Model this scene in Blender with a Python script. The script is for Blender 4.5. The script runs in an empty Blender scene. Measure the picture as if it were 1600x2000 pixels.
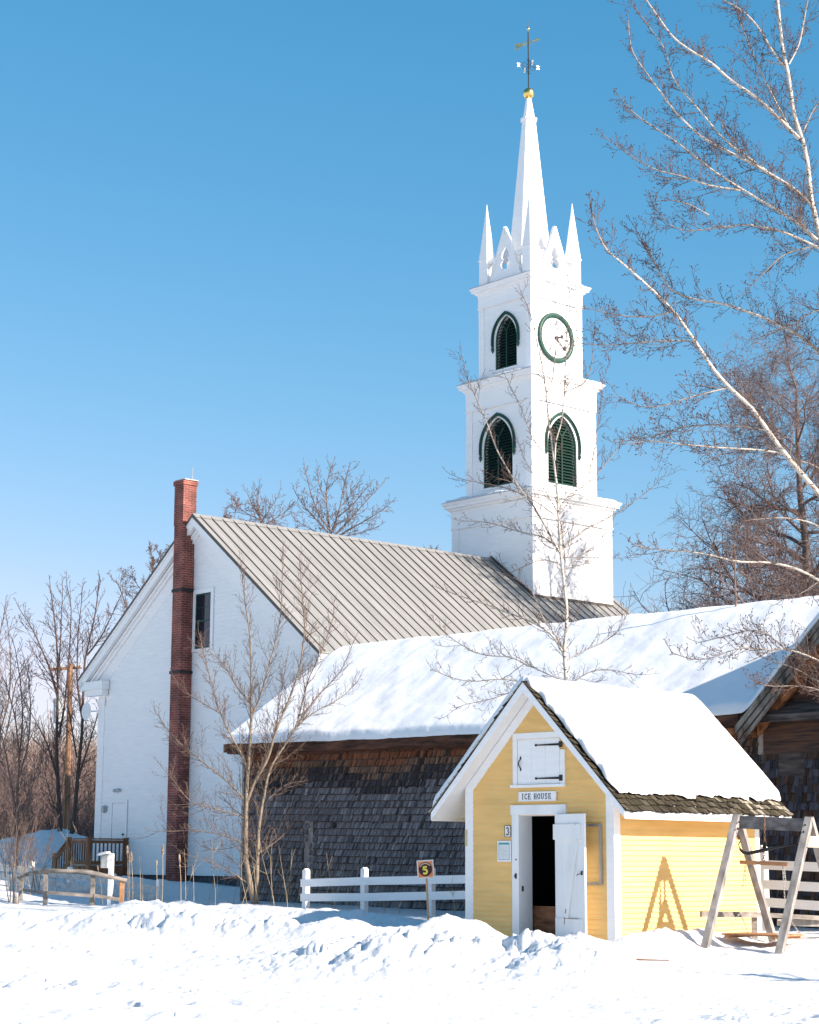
import bpy, math, random
import numpy as np
from mathutils import Matrix, Vector
random.seed(7)
R_ = math.radians
SC = bpy.context.scene
COL = SC.collection

# ------------------------------------------------------------------ camera
CAM_F, CAM_P, CAM_R, EYE = 3675.25, 0.18107126, 0.00490571, 1.5
cF = np.array([0, math.cos(CAM_P), math.sin(CAM_P)])
cU0 = np.array([0, -math.sin(CAM_P), math.cos(CAM_P)])
cR0 = np.array([1.0, 0, 0])
cR = math.cos(CAM_R) * cR0 + math.sin(CAM_R) * cU0
cU = -math.sin(CAM_R) * cR0 + math.cos(CAM_R) * cU0
cO = np.array([0, 0, EYE])
cam_d = bpy.data.cameras.new('camera')
cam = bpy.data.objects.new('camera', cam_d)
COL.objects.link(cam)
cam_d.sensor_fit = 'HORIZONTAL'
cam_d.sensor_width = 36.0
cam_d.lens = 36.0 * CAM_F / 1600.0
cam_d.clip_start = 0.1
cam_d.clip_end = 6000
cam.matrix_world = Matrix(((cR[0], cU[0], -cF[0], 0), (cR[1], cU[1], -cF[1], 0), (cR[2], cU[2], -cF[2], EYE), (0, 0, 0, 1)))
SC.camera = cam

# ------------------------------------------------------------------ sky, sun, exposure
SUN_AZ = (0.85, -0.53)
SUN_EL = R_(28.3)
w = bpy.data.worlds.new('World')
SC.world = w
w.use_nodes = True
wn = w.node_tree
wn.nodes.clear()
sky = wn.nodes.new('ShaderNodeTexSky')
sky.sky_type = 'NISHITA'
sky.sun_disc = False
sky.sun_elevation = SUN_EL
sky.sun_rotation = math.atan2(SUN_AZ[0], SUN_AZ[1])
sky.altitude = 200
sky.air_density = 1.0
sky.dust_density = 1.0
sky.ozone_density = 1.6
bg = wn.nodes.new('ShaderNodeBackground')
bg.inputs['Strength'].default_value = 0.085
wo = wn.nodes.new('ShaderNodeOutputWorld')
sep = wn.nodes.new('ShaderNodeSeparateColor'); com = wn.nodes.new('ShaderNodeCombineColor')   # a clear winter sky: less red high up
pw_ = wn.nodes.new('ShaderNodeMath'); pw_.operation = 'POWER'; pw_.inputs[1].default_value = 1.75
ml_ = wn.nodes.new('ShaderNodeMath'); ml_.operation = 'MULTIPLY'; ml_.inputs[1].default_value = 0.372
wn.links.new(sky.outputs[0], sep.inputs[0]); wn.links.new(sep.outputs[0], pw_.inputs[0]); wn.links.new(pw_.outputs[0], ml_.inputs[0])
for ch_, ex_, k_ in ((1, 0.84, 1.12), (2, 0.72, 1.56)):
    p_ = wn.nodes.new('ShaderNodeMath'); p_.operation = 'POWER'; p_.inputs[1].default_value = ex_
    m_ = wn.nodes.new('ShaderNodeMath'); m_.operation = 'MULTIPLY'; m_.inputs[1].default_value = k_
    wn.links.new(sep.outputs[ch_], p_.inputs[0]); wn.links.new(p_.outputs[0], m_.inputs[0]); wn.links.new(m_.outputs[0], com.inputs[ch_])
    if ch_ == 1:
        mn_ = wn.nodes.new('ShaderNodeMath'); mn_.operation = 'MINIMUM'; gm_ = wn.nodes.new('ShaderNodeMath'); gm_.operation = 'MULTIPLY'; gm_.inputs[1].default_value = 0.96
        wn.links.new(m_.outputs[0], gm_.inputs[0]); wn.links.new(gm_.outputs[0], mn_.inputs[1]); wn.links.new(ml_.outputs[0], mn_.inputs[0]); wn.links.new(mn_.outputs[0], com.inputs[0])
wn.links.new(com.outputs[0], bg.inputs[0])
wn.links.new(bg.outputs[0], wo.inputs[0])
sl = bpy.data.lights.new('sun', 'SUN')
sun = bpy.data.objects.new('sun', sl)
COL.objects.link(sun)
sl.energy = 4.6
sl.angle = R_(0.5)
sl.color = (1.0, 0.89, 0.79)
sd = Vector((SUN_AZ[0] * math.cos(SUN_EL), SUN_AZ[1] * math.cos(SUN_EL), math.sin(SUN_EL)))
sun.rotation_euler = sd.to_track_quat('Z', 'Y').to_euler()
SC.view_settings.view_transform = 'Standard'
SC.view_settings.look = 'None'
SC.view_settings.exposure = 1.1
SC.view_settings.gamma = 1.0
SC.cycles.max_bounces = 6
SC.cycles.diffuse_bounces = 4

# ------------------------------------------------------------------ survey helpers (a pixel of the photograph and a distance give a point of the place)
def ray(x, y): return cF + (x - 800) / CAM_F * cR + (1000 - y) / CAM_F * cU
def atY(x, y, Y):
    d = ray(x, y)
    return cO + d * (Y / d[1])

# ------------------------------------------------------------------ materials
MATS = {}
def nd(nt, t, **k):
    n = nt.nodes.new(t)
    for a, b in k.items(): setattr(n, a, b)
    return n
def mat(name, col, rough=0.7, var=0.12, scale=(6, 6, 6), bump=0.0, bscale=40, metal=0.0, spec=0.3, col2=None, detail=4, attr=None, stain=None):
    if name in MATS: return MATS[name]
    m = bpy.data.materials.new(name); m.use_nodes = True
    nt = m.node_tree; b = nt.nodes['Principled BSDF']
    b.inputs['Roughness'].default_value = rough
    b.inputs['Metallic'].default_value = metal
    b.inputs['Specular IOR Level'].default_value = spec
    tc = nd(nt, 'ShaderNodeTexCoord'); mp = nd(nt, 'ShaderNodeMapping')
    mp.inputs['Scale'].default_value = scale
    nt.links.new(tc.outputs['Object'], mp.inputs[0])
    nz = nd(nt, 'ShaderNodeTexNoise'); nz.inputs['Scale'].default_value = 1.0; nz.inputs['Detail'].default_value = detail
    nt.links.new(mp.outputs[0], nz.inputs[0])
    mx = nd(nt, 'ShaderNodeMix', data_type='RGBA')
    c = np.array(col, float)
    a2 = np.array(col2, float) if col2 is not None else c * (1 - 2 * var)
    mx.inputs[6].default_value = (*a2, 1); mx.inputs[7].default_value = (*np.minimum(c * (1 + (0 if col2 is not None else var)), 1), 1)
    mr = nd(nt, 'ShaderNodeMapRange'); mr.inputs[1].default_value = 0.3; mr.inputs[2].default_value = 0.7
    nt.links.new(nz.outputs[0], mr.inputs[0]); nt.links.new(mr.outputs[0], mx.inputs[0])
    out = mx.outputs[2]
    if attr:
        at = nd(nt, 'ShaderNodeAttribute', attribute_name=attr)
        mm = nd(nt, 'ShaderNodeMix', data_type='RGBA', blend_type='MULTIPLY'); mm.inputs[0].default_value = 1.0
        nt.links.new(at.outputs['Color'], mm.inputs[6]); nt.links.new(out, mm.inputs[7]); out = mm.outputs[2]
    if stain:
        n2 = nd(nt, 'ShaderNodeTexNoise'); n2.inputs['Scale'].default_value = stain[1]; n2.inputs['Detail'].default_value = 6
        nt.links.new(tc.outputs['Object'], n2.inputs[0])
        m2 = nd(nt, 'ShaderNodeMapRange'); m2.inputs[1].default_value = stain[2]; m2.inputs[2].default_value = stain[2] + 0.08
        nt.links.new(n2.outputs[0], m2.inputs[0])
        ms = nd(nt, 'ShaderNodeMix', data_type='RGBA'); ms.inputs[7].default_value = (*stain[0], 1)
        nt.links.new(m2.outputs[0], ms.inputs[0]); nt.links.new(out, ms.inputs[6]); out = ms.outputs[2]
    nt.links.new(out, b.inputs['Base Color'])
    if bump:
        nb = nd(nt, 'ShaderNodeTexNoise'); nb.inputs['Scale'].default_value = bscale; nb.inputs['Detail'].default_value = 5
        nt.links.new(mp.outputs[0] if scale != (6, 6, 6) else tc.outputs['Object'], nb.inputs[0])
        bp = nd(nt, 'ShaderNodeBump'); bp.inputs['Strength'].default_value = bump; bp.inputs['Distance'].default_value = 0.02
        nt.links.new(nb.outputs[0], bp.inputs['Height']); nt.links.new(bp.outputs[0], b.inputs['Normal'])
    MATS[name] = m
    return m

WHITE = mat('white_paint', (0.87, 0.86, 0.85), 0.55, 0.022, (2.5, 2.5, 16), 0.15, 30)
WHITE2 = mat('white_paint_worn', (0.80, 0.80, 0.79), 0.6, 0.05, (3, 3, 1.2), 0.2, 30, stain=((0.36, 0.24, 0.16), 3.2, 0.70))
YELLOW = mat('yellow_paint', (0.86, 0.565, 0.215), 0.6, 0.06, (1.2, 1.2, 7), 0.15, 30, stain=((0.42, 0.27, 0.12), 9.0, 0.74))
GREEN = mat('green_paint', (0.02, 0.075, 0.055), 0.45, 0.15, bump=0.1)
LOUV = mat('louver_green', (0.007, 0.036, 0.026), 0.5, 0.15)
BLACK = mat('black_iron', (0.02, 0.02, 0.022), 0.5, 0.2)
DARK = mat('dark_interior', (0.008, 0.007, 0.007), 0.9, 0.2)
def snow_mat(name='snow', bs=0.55, sc=7, col=(0.68, 0.687, 0.70)):
    m = mat(name, col, 0.75, 0.02, (0.8, 0.8, 0.8), 0, spec=0.2)
    nt = m.node_tree; b = nt.nodes['Principled BSDF']; tc = nt.nodes['Texture Coordinate']
    n1 = nd(nt, 'ShaderNodeTexNoise'); n1.inputs['Scale'].default_value = sc; n1.inputs['Detail'].default_value = 8; n1.inputs['Roughness'].default_value = 0.62
    nt.links.new(tc.outputs['Object'], n1.inputs[0])
    bp = nd(nt, 'ShaderNodeBump'); bp.inputs['Strength'].default_value = bs; bp.inputs['Distance'].default_value = 0.05
    nt.links.new(n1.outputs[0], bp.inputs['Height']); nt.links.new(bp.outputs[0], b.inputs['Normal'])
    return m
SNOW = snow_mat()
SNOWR = snow_mat('roof_snow', 0.22, 5, (0.80, 0.80, 0.81))
ROOFM = mat('standing_seam_metal', (0.262, 0.256, 0.243), 0.5, 0.09, (0.4, 5, 0.8), spec=0.4)
SEAM = mat('seam_rib_metal', (0.10, 0.085, 0.075), 0.5, 0.1)
WOODG = mat('weathered_wood', (0.34, 0.31, 0.285), 0.85, 0.25, (9, 9, 2), 0.5, 14)
WOODR = mat('weathered_rail_wood', (0.29, 0.255, 0.22), 0.85, 0.3, (3, 9, 9), 0.5, 14)
WOODB = mat('brown_beam_wood', (0.30, 0.13, 0.055), 0.75, 0.35, (8, 8, 8), 0.4, 14)
WOODD = mat('dark_board_wood', (0.10, 0.085, 0.08), 0.85, 0.4, (2, 9, 14), 0.5, 14)
WOODO = mat('orange_plank_wood', (0.46, 0.23, 0.11), 0.7, 0.2, (3, 9, 9), 0.3, 14)
DECK = mat('deck_wood', (0.25, 0.115, 0.055), 0.75, 0.25, (9, 9, 2), 0.3, 14)
SHING = mat('wood_shingle', (1, 1, 1), 0.9, 0.0, (55, 55, 4), 0.9, 3.0, col2=(0.62, 0.62, 0.64), attr='tone')
BRICKW = (0.55, 0.5, 0.46)
GOLD = mat('gold_leaf', (0.85, 0.6, 0.2), 0.28, 0.1, metal=1.0)
GLASS = mat('window_glass', (0.012, 0.018, 0.03), 0.05, 0.1, spec=0.6)
RUST = mat('rusty_chain', (0.20, 0.11, 0.07), 0.7, 0.3)
GALV = mat('galvanised_chain', (0.5, 0.48, 0.45), 0.45, 0.2, metal=0.6)
CREAM = mat('cream_plate', (0.72, 0.60, 0.44), 0.6, 0.05)
INK = mat('sign_ink', (0.03, 0.03, 0.035), 0.6, 0.1)
REED = mat('dry_reed', (0.50, 0.38, 0.24), 0.8, 0.2)
CATT = mat('cattail_fluff', (0.50, 0.37, 0.26), 0.95, 0.3, (30, 30, 30), 0.8, 60)
TEAL = mat('teal_print', (0.10, 0.35, 0.36), 0.6, 0.05)
PAPER = mat('paper', (0.78, 0.78, 0.76), 0.6, 0.03)
ORANGE = mat('orange_print', (0.85, 0.25, 0.05), 0.6, 0.1, (4, 4, 4), col2=(0.80, 0.30, 0.22))
MAROON = mat('maroon_print', (0.07, 0.02, 0.025), 0.5, 0.2)
YEL5 = mat('yellow_print', (0.95, 0.78, 0.12), 0.5, 0.05)
STAKE = mat('stake_wood', (0.62, 0.38, 0.20), 0.7, 0.1, (9, 9, 2))
POLEW = mat('pole_wood', (0.27, 0.15, 0.085), 0.85, 0.35, (14, 14, 1.2), 0.5, 14)
def brick_mat():
    m = bpy.data.materials.new('brick'); m.use_nodes = True
    nt = m.node_tree; b = nt.nodes['Principled BSDF']; b.inputs['Roughness'].default_value = 0.85
    at = nd(nt, 'ShaderNodeAttribute', attribute_name='UVMap'); br = nd(nt, 'ShaderNodeTexBrick')
    br.inputs['Color1'].default_value = (0.25, 0.055, 0.035, 1); br.inputs['Color2'].default_value = (0.15, 0.035, 0.028, 1)
    br.inputs['Mortar'].default_value = (0.30, 0.20, 0.17, 1); br.inputs['Scale'].default_value = 1
    br.inputs['Brick Width'].default_value = 0.215; br.inputs['Row Height'].default_value = 0.068; br.inputs['Mortar Size'].default_value = 0.008; br.inputs['Mortar Smooth'].default_value = 0.4; br.inputs['Bias'].default_value = -0.2
    nt.links.new(at.outputs['Vector'], br.inputs['Vector'])
    tc = nd(nt, 'ShaderNodeTexCoord'); nz = nd(nt, 'ShaderNodeTexNoise'); nz.inputs['Scale'].default_value = 2.3; nz.inputs['Detail'].default_value = 6
    nt.links.new(tc.outputs['Object'], nz.inputs[0])
    mr = nd(nt, 'ShaderNodeMapRange'); mr.inputs[1].default_value = 0.3; mr.inputs[2].default_value = 0.7; mr.inputs[3].default_value = 0.45; mr.inputs[4].default_value = 1.35
    nt.links.new(nz.outputs[0], mr.inputs[0])
    mm = nd(nt, 'ShaderNodeVectorMath', operation='SCALE'); nt.links.new(br.outputs[0], mm.inputs[0]); nt.links.new(mr.outputs[0], mm.inputs['Scale'])
    nt.links.new(mm.outputs[0], b.inputs['Base Color'])
    bp = nd(nt, 'ShaderNodeBump'); bp.inputs['Strength'].default_value = 0.6; bp.inputs['Distance'].default_value = 0.01; bp.invert = True
    nt.links.new(br.outputs['Fac'], bp.inputs['Height']); nt.links.new(bp.outputs[0], b.inputs['Normal'])
    return m
BRICK = brick_mat()
def bark_mat(name, thick, thin, r0, r1, spots=0.0):
    """bark whose colour depends on how thick the wood is: old bark on limbs, young bark on twigs"""
    m = bpy.data.materials.new(name); m.use_nodes = True
    nt = m.node_tree; b = nt.nodes['Principled BSDF']; b.inputs['Roughness'].default_value = 0.8; b.inputs['Specular IOR Level'].default_value = 0.25
    at = nd(nt, 'ShaderNodeAttribute', attribute_name='rad'); mr = nd(nt, 'ShaderNodeMapRange'); mr.inputs[1].default_value = r0; mr.inputs[2].default_value = r1
    nt.links.new(at.outputs['Fac'], mr.inputs[0])
    mx = nd(nt, 'ShaderNodeMix', data_type='RGBA'); mx.inputs[6].default_value = (*thin, 1); mx.inputs[7].default_value = (*thick, 1)
    nt.links.new(mr.outputs[0], mx.inputs[0]); out = mx.outputs[2]
    tc = nd(nt, 'ShaderNodeTexCoord'); mp = nd(nt, 'ShaderNodeMapping'); mp.inputs['Scale'].default_value = (9, 9, 26) if spots else (20, 20, 5)
    nt.links.new(tc.outputs['Object'], mp.inputs[0])
    nz = nd(nt, 'ShaderNodeTexNoise'); nz.inputs['Detail'].default_value = 4; nz.inputs['Scale'].default_value = 1
    nt.links.new(mp.outputs[0], nz.inputs[0])
    m2 = nd(nt, 'ShaderNodeMapRange'); m2.inputs[1].default_value = 0.57 if spots else 0.35; m2.inputs[2].default_value = 0.66
    m2.inputs[3].default_value = 0; m2.inputs[4].default_value = spots if spots else 0.5
    nt.links.new(nz.outputs[0], m2.inputs[0])
    ms = nd(nt, 'ShaderNodeMix', data_type='RGBA'); ms.inputs[7].default_value = (0.05, 0.035, 0.03, 1)
    nt.links.new(m2.outputs[0], ms.inputs[0]); nt.links.new(out, ms.inputs[6])
    nt.links.new(ms.outputs[2], b.inputs['Base Color'])
    return m
BARK_W = bark_mat('birch_bark', (0.56, 0.50, 0.43), (0.13, 0.085, 0.07), 0.004, 0.018, 0.9)
BARK_B = bark_mat('tan_bark', (0.29, 0.23, 0.17), (0.18, 0.125, 0.10), 0.004, 0.02)
BARK_D = bark_mat('dark_bark', (0.085, 0.065, 0.055), (0.13, 0.08, 0.07), 0.005, 0.05)
BARK_M = bark_mat('grey_brown_bark', (0.20, 0.155, 0.13), (0.19, 0.13, 0.115), 0.005, 0.06)
BARK_P = bark_mat('purple_brown_bark', (0.17, 0.13, 0.115), (0.20, 0.150, 0.145), 0.004, 0.05)
BUD = mat('winter_bud', (0.085, 0.04, 0.04), 0.6, 0.2)

# ------------------------------------------------------------------ mesh building
SPLIT = {'corner_board', 'rake_board', 'fascia', 'frieze_board', 'corner_post', 'patch_board', 'rake_trim', 'rake_rafter', 'pilaster', 'parapet_rail', 'wall_lamp', 'insulator', 'inner_plank', 'door_casing', 'hatch_frame', 'lower_rail', 'step', 'handrail', 'hasp', 'batten', 'gold_ball', 'rust_streak', 'door_frame', 'wing_roof_deck', 'gable_boards'}
class MB:
    def __init__(s):
        s.v = []; s.f = []; s.m = []; s.c = []; s.uv = None
    def poly(s, pts, mi=0, c=None):
        n = len(s.v); s.v.extend([tuple(p) for p in pts]); s.f.append(tuple(range(n, n + len(pts)))); s.m.append(mi); s.c.append(c)
    def box(s, x0, x1, y0, y1, z0, z1, mi=0, c=None):
        n = len(s.v)
        s.v += [(x0, y0, z0), (x1, y0, z0), (x1, y1, z0), (x0, y1, z0), (x0, y0, z1), (x1, y0, z1), (x1, y1, z1), (x0, y1, z1)]
        for f in ((0, 3, 2, 1), (4, 5, 6, 7), (0, 1, 5, 4), (1, 2, 6, 5), (2, 3, 7, 6), (3, 0, 4, 7)):
            s.f.append(tuple(n + i for i in f)); s.m.append(mi); s.c.append(c)
    def prism(s, pts, off, mi=0, c=None):
        """closed prism: polygon pts (3D) swept by the vector off"""
        n = len(s.v); k = len(pts); off = np.array(off, float)
        s.v += [tuple(p) for p in pts] + [tuple(np.array(p, float) + off) for p in pts]
        fs = [tuple(range(n + k - 1, n - 1, -1)), tuple(range(n + k, n + 2 * k))] + [(n + i, n + (i + 1) % k, n + k + (i + 1) % k, n + k + i) for i in range(k)]
        for f in fs: s.f.append(f); s.m.append(mi); s.c.append(c)
    def beam(s, a, b, wd, ht, up=(0, 0, 1), mi=0, c=None):
        a = np.array(a, float); b = np.array(b, float); d = b - a; d /= np.linalg.norm(d)
        sd_ = np.cross(d, up); sd_ /= np.linalg.norm(sd_); u2 = np.cross(sd_, d)
        q = [a + sd_ * wd / 2 * i + u2 * ht / 2 * j for i, j in ((-1, -1), (1, -1), (1, 1), (-1, 1))]
        s.prism(q, b - a, mi, c)
    def tube(s, pts, r, k=8, mi=0, cap=True):
        pts = [np.array(p, float) for p in pts]
        if not hasattr(r, '__len__'): r = [r] * len(pts)
        d = pts[-1] - pts[0]
        if np.linalg.norm(d) < 1e-6: d = pts[1] - pts[0]
        ref = np.array([0, 0, 1.0]) if abs(d[2]) < 0.9 * np.linalg.norm(d) else np.array([1.0, 0, 0])
        n = len(s.v)
        for i, p in enumerate(pts):
            t = pts[min(i + 1, len(pts) - 1)] - pts[max(i - 1, 0)]; t = t / (np.linalg.norm(t) + 1e-12)
            a = np.cross(t, ref); a /= (np.linalg.norm(a) + 1e-12); b = np.cross(t, a)
            for j in range(k):
                th = 2 * math.pi * j / k; s.v.append(tuple(p + r[i] * (math.cos(th) * a + math.sin(th) * b)))
        for i in range(len(pts) - 1):
            for j in range(k):
                s.f.append((n + i * k + j, n + i * k + (j + 1) % k, n + (i + 1) * k + (j + 1) % k, n + (i + 1) * k + j)); s.m.append(mi); s.c.append(None)
        if cap:
            for base in (n, n + (len(pts) - 1) * k): s.f.append(tuple(base + j for j in range(k))); s.m.append(mi); s.c.append(None)
    def lathe(s, prof, cx=0, cy=0, k=16, mi=0, rot=0.0):
        n = len(s.v)
        for r, z in prof:
            for j in range(k):
                th = 2 * math.pi * j / k + rot; s.v.append((cx + r * math.cos(th), cy + r * math.sin(th), z))
        for i in range(len(prof) - 1):
            for j in range(k):
                s.f.append((n + i * k + j, n + i * k + (j + 1) % k, n + (i + 1) * k + (j + 1) % k, n + (i + 1) * k + j)); s.m.append(mi); s.c.append(None)
        for base in (n, n + (len(prof) - 1) * k): s.f.append(tuple(base + j for j in range(k))); s.m.append(mi); s.c.append(None)
    def sphere(s, c, r, k=12, mi=0, sz=1.0):
        s.lathe([(max(r * math.cos(t), 1e-4), c[2] + sz * r * math.sin(t)) for t in np.linspace(-math.pi / 2, math.pi / 2, 9)], c[0], c[1], k, mi)
    def frame(s, F, start=0):
        """move the vertices made since start into frame F = (origin, ex, ey, ez)"""
        o, ex, ey, ez = [np.array(q, float) for q in F]
        for i in range(start, len(s.v)):
            p = s.v[i]; s.v[i] = tuple(o + ex * p[0] + ey * p[1] + ez * p[2])
    def pieces(s):
        par = list(range(len(s.v)))
        def fd(a):
            while par[a] != a: par[a] = par[par[a]]; a = par[a]
            return a
        for f in s.f:
            for q in f[1:]: par[fd(q)] = fd(f[0])
        g = {}
        for f, m, c in zip(s.f, s.m, s.c): g.setdefault(fd(f[0]), []).append((f, m, c))
        out = []
        for fs in g.values():
            b = MB(); mp = {}
            for f, m, c in fs:
                nf = []
                for i in f:
                    if i not in mp: mp[i] = len(b.v); b.v.append(s.v[i])
                    nf.append(mp[i])
                b.f.append(tuple(nf)); b.m.append(m); b.c.append(c)
            out.append(b)
        return out
    def build(s, name, mats, parent=None, smooth=False, bevel=0):
        if name in SPLIT and parent is not None:
            ps = s.pieces()
            if len(ps) > 1:
                for q in ps: o = q._build(name, mats, parent, smooth, bevel)
                return o
        return s._build(name, mats, parent, smooth, bevel)
    def _build(s, name, mats, parent=None, smooth=False, bevel=0):
        me = bpy.data.meshes.new(name)
        me.from_pydata([tuple(map(float, p)) for p in s.v], [], s.f)
        if not isinstance(mats, (list, tuple)): mats = [mats]
        for m in mats: me.materials.append(m)
        me.polygons.foreach_set('material_index', s.m)
        if any(c is not None for c in s.c):
            ca = me.color_attributes.new('tone', 'FLOAT_COLOR', 'CORNER')
            arr = []
            for f, c in zip(s.f, s.c):
                c = c if c is not None else (0.3, 0.3, 0.3)
                arr.extend([c[0], c[1], c[2], 1.0] * len(f))
            ca.data.foreach_set('color', arr)
        if s.uv: s.uv(me)
        if smooth: me.polygons.foreach_set('use_smooth', [True] * len(me.polygons))
        me.update()
        o = bpy.data.objects.new(name, me); COL.objects.link(o)
        if parent: o.parent = parent
        if bevel:
            b = o.modifiers.new('bevel', 'BEVEL'); b.width = bevel; b.segments = 2; b.limit_method = 'ANGLE'
        return o

def arr_mesh(name, V, Fq, material, parent=None, smooth=True, attrs=None):
    me = bpy.data.meshes.new(name); V = np.asarray(V, np.float32); Fq = np.asarray(Fq, np.int32)
    n, k = Fq.shape
    me.vertices.add(len(V)); me.vertices.foreach_set('co', V.ravel())
    me.loops.add(n * k); me.loops.foreach_set('vertex_index', Fq.ravel())
    me.polygons.add(n); me.polygons.foreach_set('loop_start', np.arange(0, n * k, k, dtype=np.int32))
    me.polygons.foreach_set('use_smooth', np.full(n, smooth))
    for an, av in (attrs or {}).items():
        a = me.attributes.new(an, 'FLOAT', 'POINT'); a.data.foreach_set('value', np.asarray(av, np.float32))
    me.update(calc_edges=True); me.validate()
    me.materials.append(material)
    o = bpy.data.objects.new(name, me); COL.objects.link(o)
    if parent: o.parent = parent
    return o

def tag(o, label=None, cat=None, group=None, kind=None):
    if label: o['label'] = label
    if cat: o['category'] = cat
    if group: o['group'] = group
    if kind: o['kind'] = kind
    return o
def thing(name, label, cat, loc=(0, 0, 0), rz=0.0, group=None):
    o = bpy.data.objects.new(name, None); COL.objects.link(o); o.empty_display_size = 0.3
    o.location = loc; o.rotation_euler = (0, 0, rz)
    return tag(o, label, cat, group)

# ------------------------------------------------------------------ numeric noise
def _hash(ix, iy, seed):
    h = (ix * 374761393 + iy * 668265263 + seed * 974634777) & 0xffffffff
    h = ((h ^ (h >> 13)) * 1274126177) & 0xffffffff
    return ((h ^ (h >> 16)) & 0xffff) / 65535.0
def vnoise(x, y, seed=0):
    x = np.asarray(x, float); y = np.asarray(y, float)
    ix = np.floor(x).astype(np.int64); iy = np.floor(y).astype(np.int64); fx = x - ix; fy = y - iy
    fx = fx * fx * fx * (fx * (fx * 6 - 15) + 10); fy = fy * fy * fy * (fy * (fy * 6 - 15) + 10)
    a = _hash(ix, iy, seed); b = _hash(ix + 1, iy, seed); c = _hash(ix, iy + 1, seed); d = _hash(ix + 1, iy + 1, seed)
    return (a + (b - a) * fx) * (1 - fy) + (c + (d - c) * fx) * fy
def fbm(x, y, oct=4, seed=0, gain=0.5):
    s = 0; a = 1; t = 0
    for i in range(oct):
        s = s + a * (vnoise(x * 2 ** i + 17.3 * i, y * 2 ** i - 9.1 * i, seed + i) * 2 - 1); t += a; a *= gain
    return s / t
def clods(x, y, seed=0):
    """rounded chunks: distance to jittered cell points"""
    ix = np.floor(x).astype(np.int64); iy = np.floor(y).astype(np.int64); best = np.full(np.shape(x), 9.0); hh = np.zeros(np.shape(x))
    for dx in (-1, 0, 1):
        for dy in (-1, 0, 1):
            jx = ix + dx; jy = iy + dy
            px = jx + _hash(jx, jy, seed); py = jy + _hash(jx, jy, seed + 5)
            d = (x - px) ** 2 + (y - py) ** 2; m = d < best
            best = np.where(m, d, best); hh = np.where(m, _hash(jx, jy, seed + 9), hh)
    return np.sqrt(np.maximum(0, 1 - best * 1.9)) * (0.25 + 0.75 * hh)
def sstep(a, b, x):
    t = np.clip((x - a) / (b - a), 0, 1); return t * t * (3 - 2 * t)

# ------------------------------------------------------------------ ground
def seg_dist(x, y, pts):
    """distance to a polyline, and the interpolated third coordinate of its nearest point"""
    best = np.full(np.shape(x), 1e9); val = np.zeros(np.shape(x))
    for (x0, y0, v0), (x1, y1, v1) in zip(pts[:-1], pts[1:]):
        dx, dy = x1 - x0, y1 - y0
        t = np.clip(((x - x0) * dx + (y - y0) * dy) / (dx * dx + dy * dy), 0, 1)
        d = np.hypot(x - x0 - t * dx, y - y0 - t * dy); m = d < best
        best = np.where(m, d, best); val = np.where(m, v0 + (v1 - v0) * t, val)
    return best, val
RB = [(0, 0.0), (19, 0.0), (24, 0.08), (28, 0.22), (34, 0.26), (46, 0.45), (58, 0.85), (75, 1.0), (100, 1.5), (4000, 1.5)]
BANK1 = [(-13.5, 41.0, 0.30), (-9.9, 40.0, 0.22), (-7.6, 38.9, 0.0), (-6.4, 38.6, 0.10), (-5.2, 38.4, 0.20), (-3.6, 37.6, 0.20), (-1.6, 36.0, 0.18), (0.2, 34.0, 0.10), (1.0, 31.5, 0.12)]
BANK2 = [(-2.2, 25.5, 0.08), (-0.9, 24.2, 0.30), (0.1, 23.7, 0.42), (1.2, 23.7, 0.42), (2.0, 23.2, 0.34)]
BANK3 = [(0.5, 28.9, 0.22), (1.1, 28.5, 0.26), (1.5, 28.3, 0.05)]
BANK4 = [(2.5, 27.9, 0.22), (2.95, 27.7, 0.10), (3.6, 28.0, 0.32), (4.2, 28.5, 0.22), (5.0, 29.2, 0.10)]
BANK5 = [(-10.5, 35.0, 0.10), (-5.0, 31.7, 0.26), (-3.0, 30.4, 0.33), (-1.0, 29.3, 0.33), (0.4, 28.8, 0.26)]
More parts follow.
